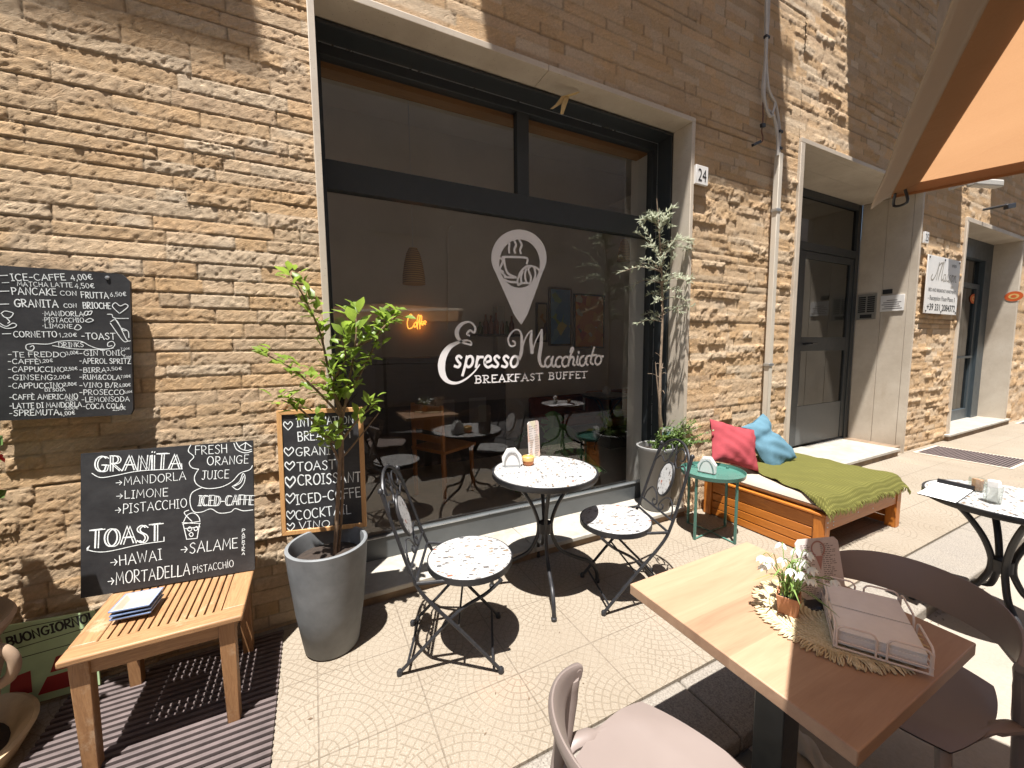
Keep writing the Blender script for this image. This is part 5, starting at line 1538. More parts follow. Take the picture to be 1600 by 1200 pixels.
def loop(p, q, z0, z1):
    d_ = (q - p); c_ = .012
    u1 = d_.normalized()
    return [p + Vector((0, 0, z0)), p + Vector((0, 0, z1 - c_)), p + u1 * c_ * .4 + Vector((0, 0, z1 - c_ * .3)), p + u1 * c_ + Vector((0, 0, z1)), q - u1 * c_ + Vector((0, 0, z1)), q - u1 * c_ * .4 + Vector((0, 0, z1 - c_ * .3)), q + Vector((0, 0, z1 - c_)), q + Vector((0, 0, z0))]
for b in (-HD_, HD_):
    for a0, a1 in ((-HW + .004, -.012), (.012, HW - .004)):
        part('wire_loop', MB().tube(loop(hp(a0, b, 0), hp(a1, b, 0), .004, .062), .0025, 7), WIRE, nh)
for a in (-HW, HW):
    for b0, b1 in ((-HD_ + .004, -.010), (.010, HD_ - .004)):
        part('wire_loop', MB().tube(loop(hp(a, b0, 0), hp(a, b1, 0), .004, .062), .0025, 7), WIRE, nh)
# the word worked in wire on the rear side
wd_ = MB(); b = -HD_ if hp(0, -HD_, 0).y > hp(0, HD_, 0).y else HD_
sgx = -1
def wpt(x, z): return hp(sgx * x, -HD_ * -1 if b > 0 else -HD_, z)
for q in ([(-.06, .05), (-.055, .026), (-.048, .042), (-.04, .026), (-.034, .05)], [(-.032, .032), (-.022, .036), (-.025, .044), (-.031, .034), (-.022, .026)], [(-.018, .056), (-.012, .05), (-.015, .026), (-.008, .028)], [(.0, .042), (-.007, .036), (.0, .026)], [(.006, .042), (.002, .034), (.008, .026), (.013, .034), (.007, .042)],
          [(.016, .026), (.018, .041), (.024, .041), (.024, .027), (.027, .041), (.033, .041), (.035, .026)], [(.038, .032), (.048, .036), (.044, .044), (.038, .034), (.052, .027)]):
    wd_.tube([wpt(x, z) for x, z in cat_rom(q, 4)], .0014, 5)
part('wire_word', wd_, WIRE, nh)
for k_, (a0, a1, lab) in enumerate(((-HW + .008, -.003, 'left stack of folded white napkins in the pink wire tray'), (.003, HW - .008, 'right stack of folded white napkins in the pink wire tray'))):
    np_ = thing('napkin_stack', lab, 'napkins', hp((a0 + a1) / 2, 0, .008), 0, 'folded napkin stacks in the wire tray')
    nm = MB(); rn = random.Random(k_)
    for i in range(11):
        j = rn.uniform(-.0015, .0015)
        P = [hp(a0 + j, -HD_ + .008 + j, .008 + i * .0034), hp(a1 + j, -HD_ + .008, .008 + i * .0034), hp(a1 + j, HD_ - .008, .008 + i * .0034), hp(a0, HD_ - .008 + j, .008 + i * .0034)]
        nm.add(P + [p + Vector((0, 0, .0029)) for p in P], [(3, 2, 1, 0), (4, 5, 6, 7), (0, 1, 5, 4), (1, 2, 6, 5), (2, 3, 7, 6), (3, 0, 4, 7)])
    part('napkins', nm, NAP, np_, smooth=0, bevel=.0008)
lab_fix = None

# menu stand and its card
ACR = CLEAR
m_bl = at(1255, 938, Z=ZW + .012); m_br = at(1323, 931, Z=ZW + .012)
mfr = Frame(m_bl, m_br, at(1262, 842, Y=m_bl.y + .025))
MW, MH = mfr.w, mfr.h
MENUP = m_plain('laminated_menu', (.56, .50, .47), .35, .04, 10)
mc = menu_card('laminated drinks menu with round corners behind the flower pot on the oak table', mfr, MW, MH, MENUP, True)
pn = MB()
cx_, cz_ = MW * .5, MH * .82
ring_o = [(cx_ + .024 * math.sin(q), cz_ - .024 * math.cos(q)) for q in np.linspace(.55, 2 * PI - .55, 24)]
tip_ = (cx_, cz_ - .062)
P_o = ring_o; 
for i in range(len(P_o) - 1):
    a_, b_ = P_o[i], P_o[i + 1]
    ai = (cx_ + (a_[0] - cx_) * .8, cz_ + (a_[1] - cz_) * .8); bi = (cx_ + (b_[0] - cx_) * .8, cz_ + (b_[1] - cz_) * .8)
    pn.quad(mfr.P(*a_, .0008), mfr.P(*b_, .0008), mfr.P(*bi, .0008), mfr.P(*ai, .0008))
pn.add([mfr.P(*P_o[0], .0008), mfr.P(*P_o[-1], .0008), mfr.P(*tip_, .0008)], [(2, 0, 1)])
part('pin_emblem', pn, m_plain('dusty_rose_print', (.36, .19, .16), .6, .05, 10), mc, smooth=0)
_mc = (m_bl + m_br) / 2
ms = thing('menu_stand', 'black oval menu stand foot on the oak table behind the napkin tray', 'stand', (_mc.x, _mc.y, ZW))
part('foot', MB().lathe([(0, .001), (.046, .001), (.05, .004), (.05, .008), (.044, .012), (0, .012)], (_mc.x, _mc.y, ZW), 40, 1.75, .75), m_plain('black_plastic', (.012, .012, .014), .3, .1, 10), ms)

# snowdrops in a small square terracotta pot
fp = Vector((1.182, .605, ZW + .006))
pt_ = thing('flower_pot', 'small square tapered terracotta pot of white flowers on the straw mat', 'flower pot', fp)
pb = MB(); ry = Matrix.Rotation(.45, 3, 'Z')
def sq(r, z): return [fp + ry @ Vector((r * a, r * b, z)) for a, b in ((-1, -1), (1, -1), (1, 1), (-1, 1))]
Q = [sq(.022, 0), sq(.029, .056), sq(.0265, .056), sq(.0255, .046)]
pb.add(sum(Q, []), [(3, 2, 1, 0)] + [(4 * i + k_, 4 * i + (k_ + 1) % 4, 4 * i + 4 + (k_ + 1) % 4, 4 * i + 4 + k_) for i in range(3) for k_ in range(4)] + [(12, 13, 14, 15)])
part('pot', pb, m_plain('orange_clay', (.46, .21, .11), .7, .12, 30), pt_, bevel=.003)
part('moss', MB().lathe([(0, .049), (.018, .05), (.026, .045)], fp, 14), m_plain('dark_moss', (.03, .035, .02), .95, .5, 120, 0, .6), pt_)
WP = Mat('white_petal', (.80, .81, .78), .5); WP.translucent(.35, (.8, .82, .78))
fl = thing('snowdrops', 'bunch of white snowdrop flowers with grassy leaves in the small clay pot', 'flowers', fp + Vector((0, 0, .05)))
st = MB(); pe = MB(); lv = MB(); rs_ = random.Random(6)
for i in range(17):
    b0 = fp + Vector((rs_.uniform(-.017, .017), rs_.uniform(-.017, .017), .046))
    a = 2 * PI * i / 17 + rs_.uniform(-.3, .3)
    sp = rs_.uniform(.01, .075)
    H_ = rs_.uniform(.10, .155)
    tp = b0 + Vector((sp * math.cos(a), sp * math.sin(a), H_ - sp * .35))
    ov = tp + Vector((math.cos(a) * .014, math.sin(a) * .014, -.006))
    st.tube(cat_rom([b0, (b0 + tp) / 2 + Vector((0, 0, .012)), tp, ov], 4), .0011, 5)
    pe = MB()
    for j in range(6):
        an = 2 * PI * j / 6 + i
        d_ = Vector((math.cos(an) * .55 + math.cos(a) * .35, math.sin(an) * .55 + math.sin(a) * .35, -.7 + .5 * rs_.random()))
        leaf(pe, ov, d_, (math.cos(an), math.sin(an), .5), rs_.uniform(.020, .027), .0115, .2, .10)
    part('flower', pe, WP.m, fl)
for i in range(24):
    b0 = fp + Vector((rs_.uniform(-.017, .017), rs_.uniform(-.017, .017), .046))
    a = rs_.uniform(0, 2 * PI); sp = rs_.uniform(.02, .13); H_ = rs_.uniform(.05, .13)
    p2 = b0 + Vector((sp * math.cos(a), sp * math.sin(a), H_ - sp * .3))
    lv.tube(cat_rom([b0, b0 + Vector((sp * .3 * math.cos(a), sp * .3 * math.sin(a), H_ * .75)), p2], 5), [.0014] + [.0022] * 7 + [.0015, .001, .0004], 4, flat=.35)
part('stems', st, m_plain('fresh_green', (.14, .22, .05), .5, .2, 60), fl)
part('leaves', lv, D.materials['fresh_green'], fl)

# ================================================================== TAUPE ARMCHAIRS
TAUPE = m_plain('taupe_plastic', (.20, .162, .146), .48, .05, 3, 0, .02)
def armchair(lab, loc, rz):
    t = thing('plastic_armchair', lab, 'chair', loc, rz, 'taupe moulded armchairs at the oak table')
    s = MB(); N = 28
    def seat(u, v, top):
        a, b = 2 * u - 1, 2 * v - 1
        # squircle footprint
        x_ = a * math.sqrt(1 - b * b * .28); y_ = b * math.sqrt(1 - a * a * .28)
        X_ = .235 * x_ + .01; Y_ = .245 * y_ * (1 - .08 * (1 - u))
        e = max(abs(a), abs(b))
        z = .445 - .020 * (1 - min(1, (a * a + b * b))) - .010 * max(0, a - .6) * 2.5
        if not top: z -= .020 * (1 - max(0, e - .9) * 10 * .8)
        return (X_, Y_, z)
    s.grid(lambda u, v: seat(u, v, True), N, N); s.grid(lambda u, v: seat(1 - u, v, False), N, N)
    part('seat', s, TAUPE, t, world=False, smooth=60)
    # wrap-round backrest band
    def band(u, v, out):
        a = (2 * u - 1)                      # -1 .. 1 from arm to arm
        ang = a * 1.62
        R1, R2 = .255, .275
        X_ = -.015 - .225 * math.cos(ang) ** 1.0 if abs(ang) < PI / 2 else -.015 + .06 * (abs(ang) - PI / 2) * 2
        Y_ = .262 * math.sin(max(-PI / 2, min(PI / 2, ang)))
        w_ = (1 - abs(a) ** 2.4)
        zt = .645 + .078 * w_; zb = .612 - .008 * w_ + .010 * max(0, abs(a) - .8) * 5
        z = zb + (zt - zb) * v
        lean = -.055 * (v - .3) * w_
        nrm = Vector((-math.cos(ang), math.sin(ang) if abs(ang) < PI / 2 else math.copysign(1, a), 0)).normalized()
        thk = (.016 * (1 - (2 * v - 1) ** 4) + .003) * (1 if out else -0.25)
        return (X_ + lean + nrm.x * thk, Y_ + nrm.y * thk, z)
    bm_ = MB(); bm_.grid(lambda u, v: band(u, v, True), 56, 10); bm_.grid(lambda u, v: band(1 - u, v, False), 56, 10)
    # close the rims
    for v in (0, 1):
        bm_.grid(lambda u, q: tuple(Vector(band(u, v, True)).lerp(Vector(band(u, v, False)), q)) , 56, 1)
    for u in (0, 1):
        bm_.grid(lambda q, v: tuple(Vector(band(u, v, True)).lerp(Vector(band(u, v, False)), q)) , 1, 10)
    part('backrest', bm_, TAUPE, t, world=False, smooth=60)
    for sy in (-1, 1):
        post = cat_rom([(-.20, .265 * sy, .0), (-.135, .268 * sy, .25), (-.085, .27 * sy, .43), (-.055, .272 * sy, .54), (-.045, .266 * sy, .625)], 5)
        part('rear_leg', MB().tube(post, [.016] * 5 + [.020] * 6 + [.022] * 6 + [.020] * 3 + [.017], 10, flat=1.25), TAUPE, t, world=False)
        part('arm_bracket', MB().tube(cat_rom([(-.09, .27 * sy, .40), (-.05, .262 * sy, .435), (.02, .235 * sy, .436), (.10, .215 * sy, .432)], 5), [.026] * 4 + [.022] * 6 + [.014] * 6, 10, flat=.7), TAUPE, t, world=False)
        part('arm_cap', MB().tube([(-.030, .256 * sy, .625), (-.030, .284 * sy, .625)], .020, 18), TAUPE, t, world=False, bevel=.004)
        fl_ = cat_rom([(.255, .225 * sy, .0), (.235, .215 * sy, .2), (.205, .20 * sy, .33), (.170, .185 * sy, .405)], 5)
        part('front_leg', MB().tube(fl_, [.013] * 5 + [.016] * 6 + [.017] * 5, 10, flat=1.3), TAUPE, t, world=False)
    return t
ac = armchair('taupe plastic armchair seen from behind at the bottom edge, seat in the sun', (.695, .575, ROADZ), math.radians(14))
copy_tree(ac, None, (1.672, .545, ROADZ), PI, 'taupe plastic armchair in the shade at the right end of the oak table')

# pale cloth shoe-shaped scrap under the table
rg_ = thing('crumpled_rag', 'crumpled pale rag on the ground under the oak table', 'rag', (1.30, .36, ROADZ))
rgm = MB()
cR = at(1262, 1170, Z=ROADZ + .02)
rg_.location = (cR.x, cR.y, ROADZ)
rgm.grid(lambda u, v: (cR.x + (u - .5) * .10 * (1 - .5 * v) + .02 * math.sin(v * 5), cR.y + (v - .5) * -.20, ROADZ + .004 + .035 * math.sin(PI * u) * math.sin(PI * min(1, v * .9 + .1)) + .008 * math.sin(u * 9 + v * 13)), 16, 20)
ro_ = part('cloth', rgm, m_plain('grey_white_cloth', (.45, .42, .38), .9, .1, 20), rg_, smooth=80)
_s = ro_.modifiers.new('solid', 'SOLIDIFY'); _s.thickness = .004

# things on the far bistro table
Z2 = ROADZ + ZB_
mp = Frame(at(1433, 772, Z=Z2 + .003), at(1492, 786, Z=Z2 + .003), at(1462, 751, Z=Z2 + .003))
sh = thing('menu_sheet', 'white printed menu sheet on a clipboard lying on the right bistro table', 'menu', (2.95, .85, Z2))
A_, B_, C_ = at(1433, 771, Z=Z2 + .008), at(1493, 786, Z=Z2 + .008), at(1463, 754, Z=Z2 + .008)
D_ = B_ + (C_ - A_)
up_ = Vector((0, 0, .0022))
part('clipboard', MB().add([A_ + (A_ - C_) * -.02 - up_ * 2.5, B_ - up_ * 2.5, D_ + (C_ - A_) * .12 - up_ * 2.5, C_ + (C_ - A_) * .12 - up_ * 2.5, A_ - up_ * .3, B_ - up_ * .3, D_ + (C_ - A_) * .12 - up_ * .3, C_ + (C_ - A_) * .12 - up_ * .3], [(3, 2, 1, 0), (4, 5, 6, 7), (0, 1, 5, 4), (1, 2, 6, 5), (2, 3, 7, 6), (3, 0, 4, 7)]), D.materials['black_plastic'], sh, smooth=0)
part('sheet', MB().quad(A_ + up_, B_ + up_, D_ + up_, C_ + up_), NAP, sh, smooth=0)
px_ = MB(); r = random.Random(3)
for i in range(24):
    for c0, c1 in ((.08, .44), (.56, .92)):
        s_ = .08 + .84 * i / 24
        e1 = c0 + (c1 - c0) * r.uniform(.4, 1)
        q = lambda a, b: A_ + (C_ - A_) * b + (B_ - A_) * a + up_ * 1.6
        px_.quad(q(c0, s_), q(e1, s_), q(e1, s_ + .012), q(c0, s_ + .012))
part('print', px_, m_plain('pale_print', (.35, .34, .40), .8, .1, 50), sh, smooth=0)
clp = MB().add([C_ + (C_ - A_) * .02 + up_, D_ + (C_ - A_) * .02 + up_, D_ + (C_ - A_) * .12 + up_, C_ + (C_ - A_) * .12 + up_, C_ + (C_ - A_) * .05 + up_ * 9, D_ + (C_ - A_) * .05 + up_ * 9, D_ + (C_ - A_) * .10 + up_ * 9, C_ + (C_ - A_) * .10 + up_ * 9], [(3, 2, 1, 0), (4, 5, 6, 7), (0, 1, 5, 4), (1, 2, 6, 5), (2, 3, 7, 6), (3, 0, 4, 7)])
part('clip_edge', clp, D.materials['black_plastic'], sh, smooth=0)
jc = at(1527, 767, Z=Z2); jc = Vector((jc.x, jc.y, Z2))
jr = thing('glass_jar', 'small square glass jar of brown sugar sachets on the right bistro table', 'jar', jc)
part('jar', MB().lathe([(.036, .0), (.036, .07), (.034, .07), (.034, .003), (0, .003)], jc, 4), CLEAR, jr, smooth=0)
part('sachets', MB().box(jc + Vector((.004, 0, .034)), (.034, .034, .058)).box(jc + Vector((-.016, .004, .036)), (.008, .03, .066)), m_plain('brown_sachet', (.36, .20, .11), .7, .3, 60), jr, bevel=.002)
nc = at(1550, 785, Z=Z2); nc = Vector((nc.x, nc.y, Z2))
nt_ = thing('napkin_glass', 'clear glass holding folded white napkins on the right bistro table', 'glass', nc)
part('glass', MB().lathe([(.0, .0), (.030, .0), (.034, .085), (.0325, .085), (.029, .004), (0, .004)], nc, 24), CLEAR, nt_)
nm = MB(); rn = random.Random(14)
for i in range(7): nm.box(nc + Vector((-.018 + i * .006, rn.uniform(-.003, .003), .058 + rn.uniform(-.006, .008))), (.0045, .036, .10))
part('napkins', nm, NAP, nt_, bevel=.001)

# ================================================================== PARASOL
UZ = 1.92
Cc = at(1393, 306, Z=UZ); e1 = Vector((-.901, -.435, 0)).normalized(); e2 = Vector((.32, -.948, 0)).normalized()
SZ = 2.4
ctr = Cc + e1 * SZ / 2 + e2 * SZ / 2
par = thing('parasol', 'square orange parasol whose underside and hem cut the top right corner', 'umbrella', (ctr.x, ctr.y, ROADZ))
CAN = Mat('orange_canvas', (.62, .26, .085), .85, spec=.1)
_w = CAN.noise(400, 2, .5)
_c = CAN.ramp(CAN.noise(2.5, 4) * .7 + _w * .3, [(.3, (.42, .225, .11)), (.7, (.49, .275, .14))])
CAN.color(_c); CAN.translucent(.46, _c); CAN.bump(CAN.noise(3.5, 5, .6, CAN.mapping((1, 1, 1), (0, 0, .4)), 1.2), .35, .03); CAN = CAN.m
HEM = m_plain('beige_canvas', (.34, .27, .20), .85, .06, 5, 0, .1)
cm = MB(); apex = ctr + Vector((0, 0, .20))
cs = [Cc, Cc + e1 * SZ, Cc + e1 * SZ + e2 * SZ, Cc + e2 * SZ]
for i in range(4):
    p, q = cs[i], cs[(i + 1) % 4]
    def pt(u, v, p=p, q=q):
        e = p.lerp(q, u)
        c = e.lerp(apex, v)
        return c + Vector((0, 0, -.02 * math.sin(PI * v) * math.sin(PI * u) - .003 * math.sin(PI * u) * (1 - v)))
    cm.grid(pt, 20, 20)
part('canopy', cm, CAN, par, smooth=70)
for i in range(4):
    p, q = cs[i], cs[(i + 1) % 4]
    out = ((p + q) / 2 - ctr); out.z = 0; out.normalize()
    dp = .040 if i == 0 else .010
    hm_ = MB()
    def hpt(u, t, p=p, q=q):
        v = t * 1.4 - .4
        b_ = p.lerp(q, u) + Vector((0, 0, -.003 * math.sin(PI * u)))
        if v < 0: return b_ + out * (.14 * v) + Vector((0, 0, -.14 * v * .17 + .003))
        return b_ + out * (.002 + (.045 if i == 0 else .0) * v + .0015 * math.sin(u * 31) * v) + Vector((0, 0, .003 - dp * v * (.85 if i == 0 else 1)))
    hm_.grid(hpt, 40, 7)
    h_ = part('hem', hm_, HEM if i == 0 else CAN, par, smooth=70)
    _s = h_.modifiers.new('solid', 'SOLIDIFY'); _s.thickness = .003
for i in range(1, 4):
    part('rib', MB().bar(cs[i].lerp(apex, .02) + Vector((0, 0, .016)), apex + Vector((0, 0, .02)), .018, .012), FRAME, par)
part('pole', MB().tube([(ctr.x, ctr.y, ROADZ + .02), (ctr.x, ctr.y, UZ + .24)], .022, 14), FRAME, par)
part('corner_pocket', MB().tube(cat_rom([Cc + Vector((-.03, -.02, -.005)), Cc + Vector((-.005, -.01, -.035)), Cc + Vector((-.03, -.05, -.04)), Cc + Vector((-.05, -.05, -.005))], 4), .004, 6), IRON, par)
part('foot', MB().lathe([(0, .001), (.26, .001), (.28, .02), (.26, .06), (.05, .08), (.03, .2), (0, .2)], (ctr.x, ctr.y, ROADZ), 32), IRON, par)

# ================================================================== SIGNS, PIPES AND WIRES ON THE FACADE
ENAM = m_plain('white_enamel', (.72, .70, .67), .4, .04, 10)
def font_mesh(text, size, w=None, bold=0.0):
    c = D.curves.new('txt', 'FONT'); c.body = text; c.size = size; c.offset = bold; c.align_x = 'LEFT'
    o = D.objects.new('txt', c); COL.objects.link(o)
    bpy.context.view_layer.update()
    me = o.evaluated_get(bpy.context.evaluated_depsgraph_get()).to_mesh()
    vs = [tuple(v.co) for v in me.vertices]; fs = [tuple(p.vertices) for p in me.polygons]
    o.evaluated_get(bpy.context.evaluated_depsgraph_get()).to_mesh_clear()
    D.objects.remove(o); D.curves.remove(c)
    x0 = min(v[0] for v in vs); x1 = max(v[0] for v in vs)
    k_ = (w / (x1 - x0)) if w else 1.0
    return [((v[0] - x0) * k_, v[1]) for v in vs], fs
def put_text(mb, text, size, o, u, v, w=None, bold=0.0):
    vs, fs = font_mesh(text, size, w, bold)
    mb.add([Vector(o) + Vector(u) * a + Vector(v) * b for a, b in vs], fs)
INK = m_plain('black_ink', (.02, .02, .02), .5, .1, 10)
UX, UZv = (1, 0, 0), (0, 0, 1)
n24 = thing('house_number', 'white plate with house number 24 beside the cafe window', 'house number', (2.838, 2.262, 2.72), 0, 'house number plates')
part('plate', MB().span((2.770, 2.252, 2.722), (2.908, 2.275, 2.864)), ENAM, n24, bevel=.002)
tx = MB(); put_text(tx, '24', .135, (2.792, 2.2505, 2.745), UX, UZv, .095)
part('numerals', tx, INK, n24, smooth=0)
n25 = thing('house_number', 'small white plate with house number 25 on the doorway edge', 'house number', (6.995, 2.25, 2.70), 0, 'house number plates')
part('plate', MB().span((6.937, 2.240, 2.705), (7.052, 2.262, 2.842)), ENAM, n25, bevel=.002)
tx = MB(); put_text(tx, '25', .125, (6.955, 2.2385, 2.73), UX, UZv, .082)
part('numerals', tx, INK, n25, smooth=0)

ms_ = thing('guesthouse_sign', 'large white guesthouse sign on the stone wall between the two doorways', 'sign', (7.6, 2.25, 1.83))
sx0, sx1, sz0, sz1, sy = 7.075, 8.13, 1.835, 2.575, 2.235
part('panel', MB().span((sx0, sy, sz0), (sx1, sy + .012, sz1)), ENAM, ms_, bevel=.003)
GOLDG = m_plain('grey_gold_ink', (.26, .23, .18), .5, .1, 10)
sg = MB(); yy = sy - .0012
so_ = Vector((sx0, yy, sz0)); su_, sv_ = Vector((1, 0, 0)), Vector((0, 0, 1))
def sstroke(pts, wd):
    _lift[0] = (_lift[0] + 1) % 12
    sg.ribbon(cat_rom(pts, 5), wd, so_, su_, sv_, _lift[0] * .0001)
for q, wd in (([(.16, .50), (.12, .46), (.17, .43), (.26, .50), (.33, .62), (.34, .66), (.31, .52), (.29, .44)], .012), ([(.33, .62), (.42, .67), (.43, .64), (.36, .50), (.35, .44)], .012), ([(.35, .46), (.46, .66), (.49, .66), (.45, .50), (.46, .44), (.51, .47)], .015),
              ([(.58, .52), (.53, .52), (.51, .46), (.54, .43), (.59, .50), (.57, .44), (.61, .45)], .011), ([(.65, .53), (.63, .46), (.65, .44), (.68, .46)], .011), ([(.66, .59), (.665, .60)], .012), ([(.75, .53), (.71, .51), (.74, .47), (.71, .43), (.68, .45)], .011),
              ([(.81, .53), (.77, .50), (.79, .44), (.83, .48), (.80, .53), (.85, .52)], .011), ([(.88, .53), (.86, .44), (.88, .50), (.92, .53), (.92, .45), (.95, .45)], .011)):
    sstroke(q, wd)
put_text(sg, 'B&B', .05, (sx0 + .78, yy, sz0 + .355), UX, UZv)
part('script_lettering', sg, GOLDG, ms_, smooth=0)
tx = MB()
put_text(tx, 'BED AND BREAKFAST APARTMENT', .062, (sx0 + .08, yy, sz0 + .285), UX, UZv, .88)
put_text(tx, '- Reception Floor/Piano 3', .085, (sx0 + .08, yy, sz0 + .175), UX, UZv, .88)
put_text(tx, '+39 331 2084372', .12, (sx0 + .07, yy, sz0 + .045), UX, UZv, .92, .002)
put_text(tx, '***', .11, (sx0 + .76, yy, sz0 + .60), UX, UZv, .16)
part('lettering', tx, INK, ms_, smooth=0)
bl = MB()
for x in (sx0 + .04, sx0 + .52, sx1 - .04):
    for z in (sz0 + .03, sz1 - .03): bl.box((x, sy - .003, z), (.022, .006, .022))
part('bolt', bl, IRON, ms_, bevel=.002)

ic = thing('intercom', 'brushed metal intercom panel with name buttons beside the glass door', 'intercom', (6.9, 2.78, 1.78))
part('plate', MB().span((6.889, 2.655, 1.78), (6.899, 2.87, 2.13)), m_plain('brushed_steel', (.34, .32, .28), .4, .1, 40, .6), ic, bevel=.002)
bb = MB(); 
for r_ in range(8):
    for c_ in range(2):
        bb.span((6.886, 2.675 + c_ * .10, 1.88 + r_ * .028), (6.889, 2.755 + c_ * .10, 1.90 + r_ * .028))
part('button', bb, INK, ic, smooth=0)
part('speaker', MB().span((6.886, 2.70, 1.80), (6.889, 2.83, 1.85)), INK, ic, smooth=0)
wpq = thing('wall_plaque', 'small white printed plaque under a black label on the doorway reveal', 'plaque', (6.9, 2.49, 1.87))
part('plate', MB().span((6.889, 2.37, 1.875), (6.899, 2.615, 2.085)), ENAM, wpq, bevel=.002)
bb = MB()
for r_, (a_, b_) in enumerate(((.39, .59), (.41, .57), (.42, .60), (.40, .585), (.44, .55))):
    bb.span((6.8878, 2 + a_, 1.905 + r_ * .027), (6.889, 2 + b_, 1.914 + r_ * .027))
part('lettering', bb, PRINT, wpq, smooth=0)
blp = thing('black_label', 'tiny black label above the white plaque on the doorway reveal', 'label', (6.9, 2.55, 2.10))
part('plate', MB().span((6.889, 2.50, 2.105), (6.899, 2.60, 2.165)), INK, blp, bevel=.001)

pi_ = thing('cable_conduit', 'cream plastic cable conduit running up the stone wall above the daybed', 'conduit', (3.81, 2.25, .0))
CREAM = m_plain('cream_plastic', (.58, .52, .43), .5, .05, 6)
part('channel', MB().span((3.785, 2.215, .42), (3.838, 2.262, 3.14)), CREAM, pi_, bevel=.004)
part('strap', MB().span((3.776, 2.210, 2.64), (3.847, 2.265, 2.665)).span((3.776, 2.210, 1.25), (3.847, 2.265, 1.275)), ALU, pi_, bevel=.002)
cbn = thing('cable_bundle', 'loose grey and white cables looping down the wall into the conduit', 'cables', (3.7, 2.25, 3.2))
GC = m_plain('grey_cable', (.5, .47, .43), .5, .1, 20)
for i, (pp) in enumerate(([(1198, -40), (1197, 30), (1196, 90), (1192, 140), (1196, 168), (1206, 178), (1214, 200), (1216, 242)], [(1202, -40), (1200, 30), (1197, 80), (1197, 130), (1206, 152), (1212, 165), (1218, 205), (1217, 243)], [(1199, -40), (1198, 40), (1197, 85), (1194, 150), (1202, 180), (1209, 182), (1215, 215), (1215, 243)], [(1197, 80), (1200, 130), (1205, 150), (1211, 160), (1207, 178)])):
    part('cable', MB().tube(cat_rom([at(a_, b_, Y=2.235 - .006 * i) for a_, b_ in pp], 5), .0125 if i < 3 else .009, 6), GC, cbn)
tie = MB()
for a_, b_ in ((1198, 58), (1219, 206), (1218, 232)):
    p = at(a_, b_, Y=2.226); tie.box(p, (.05, .03, .022))
part('cable_tie', tie, IRON, cbn, bevel=.004)
wl = thing('dangling_wire', 'thin brown wire dangling with connectors left of the cable bundle', 'wire', at(1190, 222, Y=2.24))
part('wire', MB().tube(cat_rom([at(a_, b_, Y=2.24) for a_, b_ in ((1192, 150), (1192, 190), (1190, 205), (1192, 214), (1190, 222), (1178, 226))], 5), .005, 6), m_plain('brown_wire', (.12, .05, .03), .6, .2, 20), wl)
part('connector', MB().bar(at(1176, 227, Y=2.23), at(1188, 221, Y=2.23), .022, .022).bar(at(1189, 196, Y=2.23), at(1195, 196, Y=2.23), .02, .03), IRON, wl, bevel=.003)

tp_ = thing('torn_tape', 'torn yellow tape scrap hanging from the cafe window lintel', 'tape', at(882, 150, Y=2.30))
TAPE = m_plain('yellow_tape', (.50, .36, .16), .6, .2, 30)
tq = MB()
def strip(pp, wds):
    P = [at(a_, b_, Y=2.40 + c_) for a_, b_, c_ in pp]
    vs = []
    for p, w_ in zip(P, wds): vs += [p - Vector((w_, 0, w_ * .3)), p + Vector((w_, .006, w_ * .3))]
    tq.add(vs, [(2 * i, 2 * i + 1, 2 * i + 3, 2 * i + 2) for i in range(len(P) - 1)])
strip([(905, 143, -.06), (895, 147, -.06), (884, 150, -.05), (872, 163, -.05), (862, 170, -.06)], [.012, .03, .035, .022, .012])
strip([(886, 152, -.052), (882, 162, -.06), (878, 178, -.055)], [.02, .022, .014])
to_ = part('strip', tq, TAPE, tp_, smooth=0)
_s = to_.modifiers.new('solid', 'SOLIDIFY'); _s.thickness = .002

lm1 = thing('wall_lamp', 'pale wall lamp on a short arm above the second doorway', 'lamp', at(1530, 290, Y=2.22))
lc = at(1540, 287, Y=2.0)
part('head', MB().bar(lc + Vector((-.30, .05, -.02)), lc + Vector((.28, -.05, .02)), .10, .09), m_plain('grey_lamp', (.5, .48, .44), .5, .05, 10), lm1, bevel=.02)
part('arm', MB().tube([lc + Vector((-.25, .05, 0)), lc + Vector((-.25, .26, -.02))], .02, 8), GC, lm1)
lm2 = thing('floodlight', 'dark floodlight fixed to the wall at the right edge', 'floodlight', at(1575, 322, Y=2.22))
lc = at(1576, 322, Y=2.05)
part('head', MB().bar(lc + Vector((-.12, .0, -.03)), lc + Vector((.12, -.02, .02)), .05, .07), IRON, lm2, bevel=.01)
part('arm', MB().tube([lc + Vector((-.1, 0, 0)), lc + Vector((-.1, .22, 0))], .018, 8), IRON, lm2)
